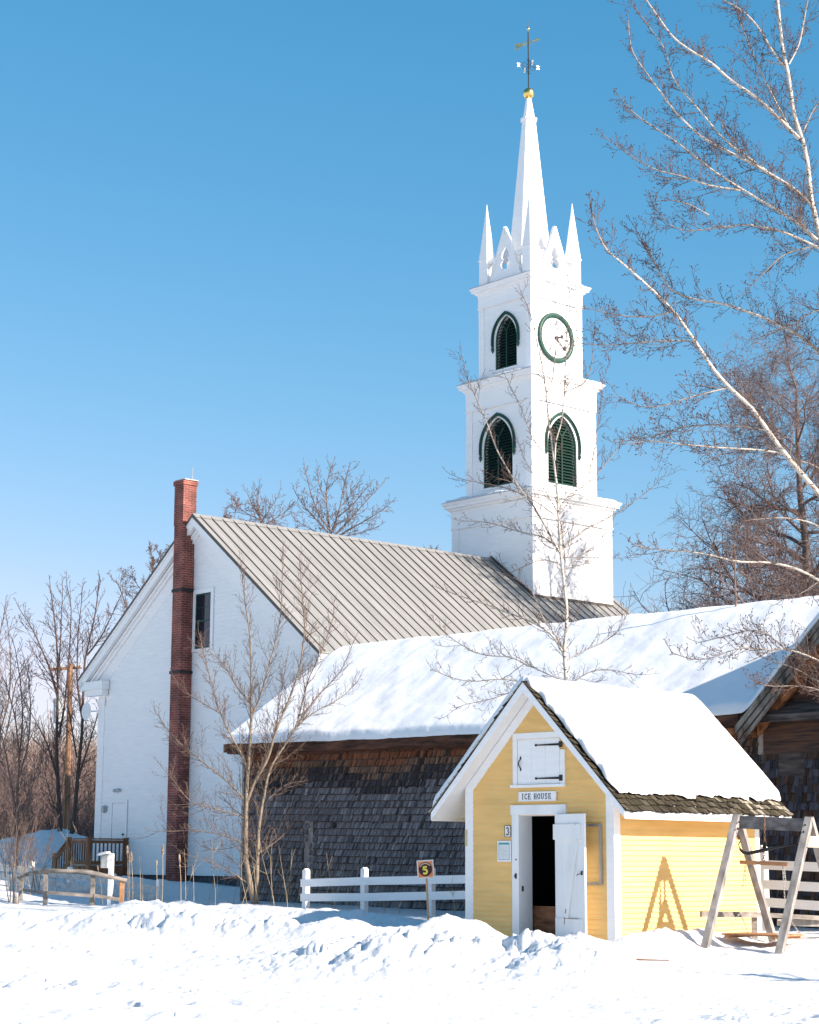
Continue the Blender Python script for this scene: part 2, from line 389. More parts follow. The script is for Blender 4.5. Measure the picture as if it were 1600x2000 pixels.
def ground_z(x, y, detail=True):
    x = np.asarray(x, float); y = np.asarray(y, float)
    D = np.hypot(x, y)
    z = np.interp(D, [a for a, b in RB], [b for a, b in RB])
    z = z + 0.06 * fbm(x * 0.35, y * 0.35, 2, 3) * sstep(8, 20, D)
    # far hill, mound of piled snow behind the church
    z = z + 7.0 * sstep(95, 250, D) * (0.75 + 0.25 * vnoise(x * 0.01 + 5, y * 0.01, 2)) * sstep(0.05, -0.1, x / np.maximum(y, 1)) * (y > 0)
    z = z + (1.25 + .5 * fbm(x * .7, y * .7, 3, 91)) * np.exp(-(((x + 11.4) / 2.6) ** 2 + ((y - 62.5) / 2.6) ** 2)) + 0.5 * np.exp(-(((x + 14.5) / 2.0) ** 2 + ((y - 61) / 3) ** 2))
    z = z + 0.25 * np.exp(-(((x + 8.0) / 1.2) ** 2 + ((y - 52.5) / 1.4) ** 2))
    z = z - 0.22 * np.exp(-(((x + 8.5) / 3.2) ** 2 + ((y - 46.5) / 2.6) ** 2))
    rough = np.zeros_like(z)
    for bk, wd in ((BANK1, 1.0), (BANK2, 1.15), (BANK3, 0.45), (BANK4, 0.42), (BANK5, 0.7)):
        d, h = seg_dist(x, y, bk)
        prof = np.exp(-(d / wd) ** 2 * 1.4)
        z = z + h * prof
        rough = np.maximum(rough, prof * np.minimum(1, h * 3.2))
    if detail:
        near = sstep(70, 50, D)
        z = z + (0.020 * fbm(x * 1.6, y * 1.6, 4, 11) + 0.012 * fbm(x * 9, y * 9, 3, 13)) * near
        tracks = sstep(0.1, 0.5, fbm(x * 0.22 + 3, y * 0.5, 2, 31)) * sstep(33, 29, D)
        z = z + (0.055 * tracks * fbm(x * 4, y * 4, 4, 41) + 0.030 * tracks * clods(x * 4.5, y * 4.5, 43)) * near
        mk = sstep(-.35, .25, fbm(x * .55 + 9, y * .55, 2, 81)) * .7 + .3
        z = z + (rough ** 1.1) * near * (0.20 * fbm(x * 1.1, y * 1.1, 5, 21) + mk * (0.16 * clods(x * 1.7, y * 1.7, 51) + 0.100 * clods(x * 4.2, y * 4.2, 61) + 0.065 * clods(x * 9, y * 9, 71)) - 0.10)
        z = z + 0.07 * fbm(x * .22 + .3 * y, y * 1.3, 3, 97) * sstep(34, 27, D) * near
        z = z + 0.07 * np.maximum(0, clods(x * 2.6, y * 2.6, 57) - .62) * sstep(.0, .3, fbm(x * .4, y * .4, 2, 58)) * near * 2
    # thresholds kept clear
    return z
def gz(x, y): return float(ground_z(np.array([x]), np.array([y]), False)[0])
def make_ground():
    th = np.concatenate([np.linspace(-180, -20, 40, endpoint=False), np.linspace(-20, -15, 60, endpoint=False), np.linspace(-15, 15, 700, endpoint=False), np.linspace(15, 20, 60, endpoint=False), np.linspace(20, 180, 40, endpoint=False)])
    rr = np.concatenate([[0.3, 3, 6, 9, 11, 12.5], 1 / np.linspace(1 / 14.0, 1 / 75.0, 760), np.geomspace(77, 4500, 60)])
    T, Rr = np.meshgrid(np.radians(th), rr)
    X = Rr * np.sin(T); Y = Rr * np.cos(T); Z = ground_z(X, Y)
    nr, nt_ = X.shape
    V = np.stack([X, Y, Z], -1).reshape(-1, 3)
    i = np.arange(nr - 1)[:, None]; j = np.arange(nt_)[None, :]; j2 = (j + 1) % nt_
    F = np.stack([i * nt_ + j, (i + 1) * nt_ + j, (i + 1) * nt_ + j2, i * nt_ + j2], -1).reshape(-1, 4)
    F = F[:, ::-1]
    o = arr_mesh('ground', V, F, SNOW)
    tag(o, 'snow covered ground with plowed banks and a far hillside', None, None, 'structure')
make_ground()

# ------------------------------------------------------------------ wall surfaces
def clip_band(poly, z0, z1):
    def cut(P, s, zc):
        out = []
        for a, b in zip(P, P[1:] + P[:1]):
            ia = s * (a[1] - zc) >= -1e-9; ib = s * (b[1] - zc) >= -1e-9
            if ia: out.append(a)
            if ia != ib:
                t = (zc - a[1]) / (b[1] - a[1]); out.append((a[0] + t * (b[0] - a[0]), zc))
        return out
    P = cut(list(poly), 1, z0)
    return cut(P, -1, z1) if P else []
def clapboard(mb, poly, F, h=0.11, lip=0.012, zbase=0.0, mi=0):
    """lapped boards over a convex polygon (a, z) lying in the frame F = (origin, ex, ez, outward normal)"""
    o, ex, ez, n = [np.array(q, float) for q in F]
    zs = [p[1] for p in poly]; k = math.floor((min(zs) - zbase) / h)
    while zbase + k * h < max(zs) - 1e-6:
        z0 = zbase + k * h; z1 = z0 + h; k += 1
        P = clip_band(poly, z0, z1)
        if len(P) < 3: continue
        mb.poly([o + ex * a + ez * z + n * (lip * (z1 - z) / h) for a, z in P], mi)
        lo = [p for p in P if abs(p[1] - min(q[1] for q in P)) < 1e-6]
        if len(lo) >= 2:
            a0 = min(p[0] for p in lo); a1 = max(p[0] for p in lo); zb = lo[0][1]; t = lip * (z1 - zb) / h
            mb.poly([o + ex * a0 + ez * zb, o + ex * a1 + ez * zb, o + ex * a1 + ez * zb + n * t, o + ex * a0 + ez * zb + n * t], mi)
def shingles(mb, x0, x1, z0, z1, F, tone, course=0.165, wmin=0.06, wmax=0.17, rng=None, lip=0.02, sag=None, keep=None, wob=0.012, drop=0.0):
    rng = rng or random.Random(3)
    o, ex, ez, n = [np.array(q, float) for q in F]
    k = 0; z = z0
    while z < z1 - 0.02:
        x = x0
        while x < x1:
            wd = rng.uniform(wmin, wmax); xe = min(x + wd, x1); xm = (x + xe) / 2
            dz = (sag(xm) if sag else 0) * (1 - (z - z0) / (z1 - z0) * 0.2)
            zb = z + dz + rng.uniform(-wob, wob) - (rng.random() < drop) * rng.uniform(0.02, 0.06)
            zt = min(z + dz + course * (.895 if wob < .01 else 1.1), z1)  # small wob: short tops bare the dark backing, shaping a shadow line
            if rng.random() >= 0.008 and (keep is None or keep(xm, z + course / 2)) and zt > zb:
                g = 0.005; t = lip * rng.uniform(0.55, 1.5); tl = rng.uniform(-wob, wob) * .8
                c = tone(xm, z + course / 2, rng)
                q = [o + ex * (x + g) + ez * zb + n * t, o + ex * (xe - g) + ez * (zb + tl) + n * t, o + ex * (xe - g) + ez * zt + n * 0.004, o + ex * (x + g) + ez * zt + n * 0.004]
                b_ = [o + ex * (x + g) + ez * zb, o + ex * (xe - g) + ez * (zb + tl)]; ce = tuple(v_ * .3 for v_ in c)  # butts and left edges darkened: end grain plus painted shade under each course
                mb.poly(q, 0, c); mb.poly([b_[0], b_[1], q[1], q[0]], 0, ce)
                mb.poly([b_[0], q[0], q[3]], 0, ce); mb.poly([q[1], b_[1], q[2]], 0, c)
            x = xe
        z += course; k += 1

def snow_sheet(name, x0, x1, nx, yA, yB, ny, hfun, T, edge, parent, seed=0, rag=0.05, amp=0.03, edgex=None, lift=0.01):
    """a blanket of snow over a roof: height field between two ragged border lines"""
    s = np.linspace(0, 1, nx); t = np.linspace(0, 1, ny); S, Tt = np.meshgrid(s, t, indexing='ij')
    X = x0 + (x1 - x0) * S
    X = X + rag * 0.7 * fbm(Tt * 30, S * 0 + 3, 3, seed + 3) * (np.abs(S - 0.5) * 2) ** 8
    ya = yA(X) if callable(yA) else yA; yb = yB(X) if callable(yB) else yB
    ya = ya + rag * fbm(X * 2.4, X * 0 + 1.5, 4, seed); yb = yb - rag * fbm(X * 2.4, X * 0 + 8.5, 4, seed + 1)
    Y = ya + (yb - ya) * Tt
    dx = np.minimum(X - x0, x1 - X); dy = np.minimum(Y - ya, yb - Y)
    d = np.minimum(np.clip(dx / (edgex or edge), 0, 1), np.clip(dy / edge, 0, 1)); prof = np.sqrt(np.maximum(0, 1 - (1 - d) ** 2))
    th = T * prof * (1 + 0.25 * fbm(X * 0.8, Y * 0.8, 3, seed + 4)) + amp * prof * fbm(X * 1.6, Y * 1.6, 3, seed + 7)
    H = hfun(X, Y)
    Vt = np.stack([X, Y, H + lift + np.maximum(th, 0.004)], -1).reshape(-1, 3); Vb = np.stack([X, Y, H + lift * 0.5], -1).reshape(-1, 3)
    N = nx * ny; i = np.arange(nx - 1)[:, None]; j = np.arange(ny - 1)[None, :]
    Ft = np.stack([i * ny + j, (i + 1) * ny + j, (i + 1) * ny + j + 1, i * ny + j + 1], -1).reshape(-1, 4)
    rim = [(k * ny, (k + 1) * ny) for k in range(nx - 1)] + [((k + 1) * ny + ny - 1, k * ny + ny - 1) for k in range(nx - 1)] + [(k + 1, k) for k in range(ny - 1)] + [((nx - 1) * ny + k, (nx - 1) * ny + k + 1) for k in range(ny - 1)]
    Fr = np.array([(a, a + N, b + N, b) for a, b in rim])
    return arr_mesh(name, np.vstack([Vt, Vb]), np.vstack([Ft, Ft[:, ::-1] + N, Fr]), SNOWR, parent)

# ------------------------------------------------------------------ writing
def arc(cx, cz, rx, rz, a0, a1, n=9): return [(cx + rx * math.cos(R_(a)), cz + rz * math.sin(R_(a))) for a in np.linspace(a0, a1, n)]
GL = {  # strokes: (points, relative stroke weight); cell 0..1 wide, 0..1 high
 'I': [([(.5, 0), (.5, 1)], 1), ([(.2, 0), (.8, 0)], .5), ([(.2, 1), (.8, 1)], .5)],
 'C': [(arc(.55, .5, .38, .46, 50, 310, 14), .9), ([(.8, .72), (.8, .97)], .5), ([(.82, .05), (.82, .25)], .4)],
 'E': [([(.25, 0), (.25, 1)], 1), ([(.05, 0), (.85, 0)], .5), ([(.05, 1), (.85, 1)], .5), ([(.25, .5), (.65, .5)], .5), ([(.85, 0), (.85, .25)], .5), ([(.82, .78), (.82, 1)], .5), ([(.65, .38), (.65, .62)], .4)],
 'H': [([(.22, 0), (.22, 1)], 1), ([(.78, 0), (.78, 1)], 1), ([(.22, .5), (.78, .5)], .5), ([(.06, 0), (.38, 0)], .45), ([(.06, 1), (.38, 1)], .45), ([(.62, 0), (.94, 0)], .45), ([(.62, 1), (.94, 1)], .45)],
 'O': [(arc(.5, .5, .36, .46, 0, 360, 20), .9)],
 'U': [([(.2, 1), (.2, .35)] + arc(.5, .33, .3, .31, 180, 360, 9) + [(.8, 1)], .8), ([(.02, 1), (.4, 1)], .5), ([(.62, 1), (.98, 1)], .5)],
 'S': [(arc(.5, .74, .28, .24, 20, 250, 10) + arc(.5, .26, .32, .26, 90, -160, 10), .9), ([(.78, .72), (.78, .98)], .4), ([(.2, .04), (.2, .3)], .4)],
 '3': [(arc(.48, .76, .28, .22, 160, -80, 10) + arc(.48, .28, .33, .28, 80, -160, 10), .95)],
 '5': [([(.82, .97), (.28, .97), (.24, .56)] + arc(.47, .34, .34, .30, 120, -150, 12), 1.3)],
 'V': [([(.1, 1), (.5, 0)], 1), ([(.9, 1), (.5, 0)], .5)],
 'X': [([(.1, 1), (.9, 0)], 1), ([(.9, 1), (.1, 0)], .5)],
}
def glyph(mb, ch, a, z, wd, ht, F, wt, th=0.004, mi=0, rot=0.0, cen=None):
    o, ex, ez, n = [np.array(q, float) for q in F]
    def P(p): 
        x, y = a + p[0] * wd, z + p[1] * ht
        if cen: 
            dx, dy = x - cen[0], y - cen[1]; x = cen[0] + dx * math.cos(rot) - dy * math.sin(rot); y = cen[1] + dx * math.sin(rot) + dy * math.cos(rot)
        return x, y
    lay = 0
    for pts, wgt in GL[ch]:
        q = [np.array(P(p)) for p in pts]; hw_ = wt * wgt / 2; lay += 1
        L, Rr = [], []
        for i, p in enumerate(q):
            t = q[min(i + 1, len(q) - 1)] - q[max(i - 1, 0)]; t /= np.linalg.norm(t) + 1e-9; nn = np.array([-t[1], t[0]])
            L.append(p + nn * hw_); Rr.append(p - nn * hw_)
        for i in range(len(q) - 1):
            qq = [L[i], L[i + 1], Rr[i + 1], Rr[i]]
            mb.prism([o + ex * c[0] + ez * c[1] + n * 0.0005 for c in qq], n * (th + 0.0004 * lay), mi)
def write(mb, text, a, z, ht, F, wt, adv=1.0, mi=0, wd=0.75):
    for ch in text:
        if ch != ' ': glyph(mb, ch, a, z, ht * (wd if ch != 'I' else wd * 0.75), ht, F, wt, mi=mi)
        a += ht * adv * (0.8 if ch in 'I' else (0.62 if ch == ' ' else 1.0))

# ================================================================== ICE HOUSE
ICE = thing('ice_house', 'small yellow clapboard ice house with open white door and deep snow on its roof', 'shed', (3.052, 28.3, 0), -R_(42.52))
XC, WL, SD = -1.46, -2.87, 3.95
RZ, RS, RHW = 4.16, 1.042, 1.88
def roof_z(x): return RZ - RS * abs(x - XC)
FI = ((0, 0, 0), (1, 0, 0), (0, 0, 1), (0, -1, 0))
def offF(F, d):
    o, ex, ez, n = F; return (tuple(np.array(o) + np.array(n) * d), ex, ez, n)
b = MB(); wz = lambda x: roof_z(x) - 0.10
DL, DR, DT = -1.79, -1.04, 2.13
clapboard(b, [(WL, .1), (DL, .1), (DL, wz(DL)), (WL, wz(WL))], FI, .075, .020)
clapboard(b, [(DL, DT), (DR, DT), (DR, wz(DR)), (XC, wz(XC)), (DL, wz(DL))], FI, .075, .020)
clapboard(b, [(DR, .1), (0, .1), (0, wz(0)), (DR, wz(DR))], FI, .075, .020)
b.build('front_wall', YELLOW, ICE)
b = MB()
clapboard(b, [(0.0, .1), (SD, .1), (SD, 2.35), (0.0, 2.35)], ((0, 0, 0), (0, 1, 0), (0, 0, 1), (1, 0, 0)), .0765, .020)
b.box(WL, -.004, SD - .02, SD, .1, wz(WL)); b.box(WL, WL + .02, .01, SD, .1, wz(WL))
b.poly([(WL, SD, wz(WL)), (0, SD, wz(0)), (XC, SD, wz(XC))])
b.build('side_wall', YELLOW, ICE)
# dark room behind the door opening
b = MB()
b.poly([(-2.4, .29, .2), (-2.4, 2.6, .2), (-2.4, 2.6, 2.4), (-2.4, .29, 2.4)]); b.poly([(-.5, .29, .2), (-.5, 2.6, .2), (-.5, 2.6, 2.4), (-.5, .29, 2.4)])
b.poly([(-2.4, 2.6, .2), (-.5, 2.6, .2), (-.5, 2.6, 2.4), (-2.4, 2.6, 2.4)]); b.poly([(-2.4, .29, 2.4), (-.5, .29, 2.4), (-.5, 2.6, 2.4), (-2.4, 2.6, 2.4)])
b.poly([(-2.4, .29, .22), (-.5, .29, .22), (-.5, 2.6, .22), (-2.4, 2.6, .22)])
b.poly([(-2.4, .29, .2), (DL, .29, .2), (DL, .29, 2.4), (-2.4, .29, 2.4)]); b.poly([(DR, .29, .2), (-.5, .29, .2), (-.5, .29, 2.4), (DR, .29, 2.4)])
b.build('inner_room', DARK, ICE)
b = MB()
b.box(-2.2, -.7, .34, .38, .24, .50); b.box(-2.2, -.7, .335, .375, .506, .755)
b.build('inner_plank', mat('brown_plank', (0.22, 0.095, 0.045), 0.8, 0.35, (3, 9, 12), 0.3, 14), ICE)
# jambs, casing, threshold
b = MB()
b.box(DL - .02, DL + .004, .0, .29, .2, DT); b.box(DR - .004, DR + .02, .0, .29, .2, DT); b.box(DL - .02, DR + .02, 0, .29, DT - .004, DT + .02)
b.box(-1.925, DL + .002, -.035, .0, .2, 2.135); b.box(DR - .002, -.885, -.035, .0, .2, 2.135); b.box(-1.945, -.865, -.042, .0, 2.137, 2.29)
b.build('door_casing', WHITE2, ICE)
b = MB(); b.box(DL, DR, -.06, .33, .16, .245); b.build('threshold', WOODG, ICE)
b = MB(); b.box(-1.86, -1.83, -.047, -.035, 1.17, 1.25); b.box(-1.875, -1.855, -.05, -.035, 1.2, 1.22); b.box(DL + .004, DL + .012, .03, .07, .98, 1.06); b.box(-1.85, -1.83, -.045, -.035, 1.45, 1.47)
b.build('hasp', BLACK, ICE)
# corner boards, frieze along the rakes, fascia
b = MB()
b.box(WL - .015, WL + .145, -.026, 0.02, .1, wz(WL) - .02); b.box(-.12, .024, -.026, 0, .1, wz(0) - .02); b.box(0, .024, 0, .13, .1, 2.4); b.box(0, .024, SD - .12, SD + .01, .1, 2.4)
b.build('corner_board', WHITE, ICE)
b = MB()
for sg in (-1, 1):
    xe = XC + sg * 1.42
    b.prism([(XC, -.022, wz(XC) - .20), (xe, -.022, wz(xe) - .20), (xe, -.022, wz(xe)), (XC, -.022, wz(XC))], (0, .02, 0))
b.build('frieze_board', WHITE, ICE)
Y0, Y1 = -.31, 4.28
b = MB()
for sg in (-1, 1):
    xe = XC + sg * RHW; tv = .085
    b.prism([(XC, Y0 + .012, roof_z(XC) - tv), (xe, Y0 + .012, roof_z(xe) - tv), (xe, Y0 + .012, roof_z(xe)), (XC, Y0 + .012, roof_z(XC))], (0, Y1 - Y0 - .024, 0))
b.build('roof_deck', WHITE, ICE)
b = MB()
for sg in (-1, 1):
    xe = XC + sg * (RHW + .012); tv = .15
    for yy in (Y0 - .012, Y1 - .012):
        b.prism([(XC, yy, roof_z(XC) - tv), (xe, yy, roof_z(xe) - tv + .03), (xe, yy, roof_z(xe) - .004), (XC, yy, roof_z(XC) - .004)], (0, .026, 0))
b.build('rake_board', WHITE, ICE)
b = MB()
for xe in (XC + RHW, XC - RHW - .022):
    b.box(xe, xe + .022, Y0 + .014, Y1 - .014, roof_z(XC + RHW) - .145, roof_z(XC + RHW) - .006)
b.build('fascia', WHITE, ICE)
rng = random.Random(11)
th_ = math.atan(RS); ct, st = math.cos(th_), math.sin(th_); SLR = (RHW + .045) / ct
def moss(x, z, r):
    k = r.uniform(.6, 1.3); m_ = r.random()
    if x > 2.6 and r.random() < (x - 2.0) / 4.4: return (.42 * k, .37 * k, .28 * k)
    return (.070 * k, .055 * k, .030 * k) if m_ < .6 else ((.12 * k, .10 * k, .07 * k) if m_ < .85 else (.060 * k, .050 * k, .028 * k))
b = MB()
xe = XC + RHW + .045
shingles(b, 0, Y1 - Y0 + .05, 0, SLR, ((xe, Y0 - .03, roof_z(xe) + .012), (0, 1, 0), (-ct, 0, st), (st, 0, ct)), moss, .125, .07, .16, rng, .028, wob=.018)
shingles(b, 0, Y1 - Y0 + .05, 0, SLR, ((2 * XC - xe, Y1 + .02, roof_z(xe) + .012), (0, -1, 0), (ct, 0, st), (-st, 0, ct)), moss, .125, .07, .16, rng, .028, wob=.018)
b.build('shingle_roof', SHING, ICE)
sn = snow_sheet('snow_cover', Y0 + .03, Y1 - .02, 170, lambda X: -XC - RHW + .14 + .05 * fbm(X * 6, X * 0 + 2, 3, 77), lambda X: X * 0 - XC + RHW + .03, 150,
    lambda X, Y: RZ + .045 - RS * (np.sqrt((Y + XC) ** 2 + .12 ** 2) - .04), .125, .045, ICE, 5, .028, .022, .03)
sn.rotation_euler = (0, 0, math.pi / 2)
for v_ in sn.data.vertices:   # the sunny rake edge has slid back from the shingle ends
    if v_.co.y < -XC: v_.co.x += .035 * max(0, 1 - (v_.co.x - Y0) / 1.2) + .03 * math.sin(v_.co.y * 17) * max(0, 1 - (v_.co.x - Y0) / .6)
# hatch in the gable
b = MB()
b.box(-1.905, -1.815, -.03, 0, 2.60, 3.395); b.box(-.975, -.885, -.03, 0, 2.60, 3.12); b.box(-1.813, -.9, -.031, 0, 3.305, 3.395); b.box(-1.945, -.875, -.05, 0, 2.555, 2.60)
b.build('hatch_frame', WHITE, ICE)
HT = b = MB()
xs = np.linspace(-1.806, -.984, 4)
for i in range(3): b.box(xs[i], xs[i + 1] - .003, -.022, -.004, 2.606, 3.298)
HT = b.build('hatch', WHITE, ICE)
for z in (3.20, 2.69):
    b = MB(); b.prism([(-1.43, -.034, z - .008), (-.99, -.034, z - .018), (-.99, -.034, z + .018), (-1.43, -.034, z + .008)], (0, .012, 0)); b.lathe([(.02, -.006), (.02, .006)], k=10); b.frame(((-1.44, -.030, z), (1, 0, 0), (0, 0, 1), (0, 1, 0)), len(b.v) - 20)
    b.box(-.985, -.925, -.042, -.03, z - .045, z + .045); b.build('strap_hinge', BLACK, HT)
b = MB(); b.tube([(-1.75, -.024, 3.0), (-1.765, -.05, 2.96), (-1.77, -.055, 2.925), (-1.765, -.05, 2.89), (-1.75, -.024, 2.85)], [.008, .009, .010, .009, .008], 6); b.prism([(-1.77, -.028, 3.0), (-1.73, -.028, 3.0), (-1.75, -.028, 3.045)], (0, .006, 0)); b.prism([(-1.77, -.028, 2.85), (-1.75, -.028, 2.805), (-1.73, -.028, 2.85)], (0, .006, 0))
b.build('handle', BLACK, HT)
# open door folded back along the wall
DOOR = bpy.data.objects.new('door', None); COL.objects.link(DOOR); DOOR.parent = ICE; DOOR.location = (DR + .005, -.05, 0); DOOR.rotation_euler = (0, 0, -R_(16)); DOOR['label'] = 'white plank door standing wide open with rusty worn battens'
b = MB()
for i in range(4): b.box(.745 / 4 * i, .745 / 4 * (i + 1) - .003, -.03, 0, .235 + .01 * (i % 2), 2.14)
b.build('door_plank', WHITE2, DOOR)
b = MB(); b.box(-.02, .655, -.052, -.031, 1.76, 1.99); b.box(.02, .68, -.052, -.031, .32, .60)
b.prism([(.24, -.050, .602), (.34, -.050, .602), (.60, -.050, 1.758), (.50, -.050, 1.758)], (0, .018, 0)); b.build('batten', WHITE2, DOOR)
b = MB(); b.box(.66, .69, -.045, -.03, 1.24, 1.30); b.tube([(.66, -.05, 1.26), (.60, -.06, 1.25), (.575, -.055, 1.23)], .006, 5); b.build('latch', BLACK, DOOR)
b = MB()
for z, x, hh in ((.52, .24, .10), (.68, .27, .06), (.35, .42, .05), (1.985, .53, .008)): b.prism([(x, -.0535, z), (x + .015, -.0535, z - .01), (x + .03, -.0535, z + hh), (x + .01, -.0535, z + hh * .9)], (0, .003, 0))
b.box(.235, .60, -.0535, -.0525, .598, .606); b.build('rust_streak', mat('rust_stain', (.33, .15, .07), .9, .3), DOOR)
# signs on the wall
FS = offF(FI, .04)
b = MB(); b.box(-1.78, -1.05, -.04, -.021, 2.345, 2.49); SG = b.build('name_sign', WHITE, ICE)
SG['label'] = 'white board with black serif letters above the door'
b = MB()
for q in ((-1.78, -1.05, 2.345, 2.353), (-1.78, -1.05, 2.482, 2.49), (-1.78, -1.772, 2.354, 2.481), (-1.058, -1.05, 2.354, 2.481)): b.box(q[0], q[1], -.046, -.0405, q[2], q[3])
b.build('sign_frame', WHITE, SG)
b = MB(); write(b, 'ICE HOUSE', -1.722, 2.376, .084, FS, .0115, .84, wd=.72); b.build('lettering', INK, SG)
b = MB(); b.box(-2.065, -1.955, -.035, -.021, 1.805, 1.975); N3 = b.build('number_plate', WHITE, ICE)
b = MB()
for q in ((-2.069, -1.951, 1.801, 1.808), (-2.069, -1.951, 1.972, 1.979), (-2.069, -2.062, 1.809, 1.971), (-1.958, -1.951, 1.809, 1.971)): b.box(q[0], q[1], -.04, -.0355, q[2], q[3])
b.build('plate_rim', INK, N3)
b = MB(); glyph(b, '3', -2.045, 1.833, .07, .115, offF(FI, .036), .016); b.build('numeral', INK, N3)
b = MB(); b.box(-2.215, -1.945, -.035, -.021, 1.425, 1.745); PO = b.build('notice_frame', WHITE, ICE)
b = MB(); b.box(-2.19, -1.97, -.038, -.0355, 1.455, 1.72); b.build('notice_sheet', PAPER, PO)
b = MB(); b.box(-2.188, -1.972, -.040, -.0385, 1.685, 1.718)
for q in ((-2.188, -2.180, 1.457, 1.684), (-1.980, -1.972, 1.457, 1.684), (-2.179, -1.981, 1.457, 1.464)): b.box(q[0], q[1], -.040, -.0385, q[2], q[3])
b.build('notice_print', TEAL, PO)
b = MB()
for i in range(9): b.box(-2.165, -1.995 - (.03 if i % 3 == 2 else 0), -.0395, -.0385, 1.655 - i * .02, 1.659 - i * .02)
b.build('notice_lines', mat('grey_print', (.5, .5, .5), .6, .05), PO)
b = MB()
for q in ((-.86, -.20, 1.955, 1.99), (-.86, -.20, 1.10, 1.135), (-.235, -.20, 1.137, 1.953), (-.86, -.825, 1.137, 1.953)): b.box(q[0], q[1], -.055, -.021, q[2], q[3])
b.build('empty_frame', WOODG, ICE)
b = MB(); b.box(WL - .017, WL + .03, -.032, -.0265, 1.66, 1.92); b.build('yellow_patch', mat('faded_yellow', (.62, .52, .28), .8, .1), ICE)

# ================================================================== BARN
BA = thing('shingled_barn', 'long weathered shingled barn with snow covered roof and cross gable', 'barn', (-3.953, 46, 0), -R_(44.08))
ES, EZ = .673, 4.12
def sag(x): return -.10 * math.sin(math.pi * min(max(x, 0), 14) / 14.0) * (1 if x < 14 else 0)
def barn_tone(x, z, r):
    k = r.uniform(.95, 1.65); zz = z + .12 * math.sin(x * 1.7) + r.uniform(-.06, .06)
    if zz > 3.70: 
        return (.27 * k, .11 * k, .058 * k) if r.random() < .95 else (.10, .045, .03)
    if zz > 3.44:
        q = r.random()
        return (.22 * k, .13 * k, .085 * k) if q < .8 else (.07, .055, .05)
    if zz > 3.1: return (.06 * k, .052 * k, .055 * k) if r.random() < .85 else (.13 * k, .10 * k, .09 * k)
    t = min(1, max(0, (1.6 - zz) / 1.4))
    base = np.array((.190, .175, .180)) * (1 - t) + np.array((.225, .205, .195)) * t
    if r.random() < .06: base = base * .45
    elif r.random() < .07: base = base * 1.6
    return tuple(base * k)
rng = random.Random(5)
b = MB()
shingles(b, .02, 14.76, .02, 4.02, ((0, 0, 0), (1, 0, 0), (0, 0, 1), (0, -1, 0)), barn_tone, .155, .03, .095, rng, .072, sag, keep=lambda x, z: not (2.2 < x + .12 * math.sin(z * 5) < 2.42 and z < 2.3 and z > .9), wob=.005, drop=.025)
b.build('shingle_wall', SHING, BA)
b = MB(); b.box(.0, 21.8, .006, .06, 0, 3.98); b.box(.0, .06, .06, 7.1, 0, 3.9); b.box(21.74, 21.8, .06, 7.1, 0, 3.9); b.box(.0, 21.8, 7.04, 7.1, 0, 3.9)
b.prism([(.0, .06, 3.9), (.0, 7.1, 3.9), (.0, 3.56, 6.6)], (.05, 0, 0))
b.build('board_wall', WOODD, BA)
b = MB(); b.box(-.055, .018, -.045, .10, .1, 3.98); b.box(14.74, 14.85, -.05, -.004, 3.42, 3.90); b.build('corner_post', WOODG, BA)
b = MB()
for i in range(6): b.box(2.16 + i * .05, 2.20 + i * .05, -.012 - .004 * (i % 2), .004, .85, 2.35)
b.build('patch_board', WOODG, BA)
# roof slab, eave boards, rafter tails
yr, zr = 3.56, EZ + ES * 4.01
b = MB()
b.prism([(-.25, -.45, EZ - .13), (-.25, yr, zr - .13), (-.25, 7.57, EZ - .13), (-.25, 7.57, EZ), (-.25, yr, zr), (-.25, -.45, EZ)], (22.57, 0, 0))
b.build('roof_deck', WOODD, BA)
b = MB()
n_ = 24
for i in range(n_):
    xa, xb = -.27 + 14.87 / n_ * i, -.27 + 14.87 / n_ * (i + 1)
    za, zb = sag(xa) * .9, sag(xb) * .9
    b.prism([(xa, -.475, EZ - .17 + za), (xb, -.475, EZ - .17 + zb), (xb, -.475, EZ + .03 + zb), (xa, -.475, EZ + .03 + za)], (0, .05, 0))
    b.prism([(xa, -.36, EZ - .20 + za), (xb, -.36, EZ - .20 + zb), (xb, -.36, EZ - .10 + zb), (xa, -.36, EZ - .10 + za)], (0, .30, 0))
b.build('eave_board', mat('old_eave_wood', (.105, .045, .026), .85, .4, (2, 12, 12), .5, 14), BA)
# wing with the gable
WX, WZ, WP = 14.67, 3.97, 18.3
def wing_z(x): return WZ + .99 * (WP - WX) - .99 * abs(x - WP)
b = MB()
def wing_tone(x, z, r):
    if z > 3.3: k = r.uniform(.5, 1.2); return (.12 * k, .075 * k, .055 * k)
    k = r.uniform(.45, 1.5); return (.085 * k, .085 * k, .105 * k) if r.random() < .75 else (.10 * k, .06 * k, .045 * k)
shingles(b, 14.86, 21.7, .2, 3.42, ((0, 0, 0), (1, 0, 0), (0, 0, 1), (0, -1, 0)), wing_tone, .155, .045, .125, rng, .05, None, keep=lambda x, z: not (15.15 < x < 15.7 and 3.05 < z), wob=.02, drop=.1)
b.build('gable_shingles', SHING, BA)
b = MB(); z = 3.44
while z < 7.4:
    h_ = rng.uniform(.13, .20); x0 = WX + max(0, (z + h_ - WZ) / .99) + .16; x1 = 2 * WP - x0
    if x1 - x0 > .3:
        t_ = rng.uniform(.0, .02); b.prism([(x0 - .1, -.02 - t_, z + .004), (x1, -.02 - t_, z + rng.uniform(0, .012)), (x1, -.02 - t_, z + h_), (x0 - .1, -.02 - t_, z + h_)], (0, .03, 0))
    z += h_
b.build('gable_boards', mat('patchy_board_wood', (.17, .085, .05), .85, .4, (1.6, 9, 22), .6, 14, col2=(.035, .03, .035)), BA)
b = MB()
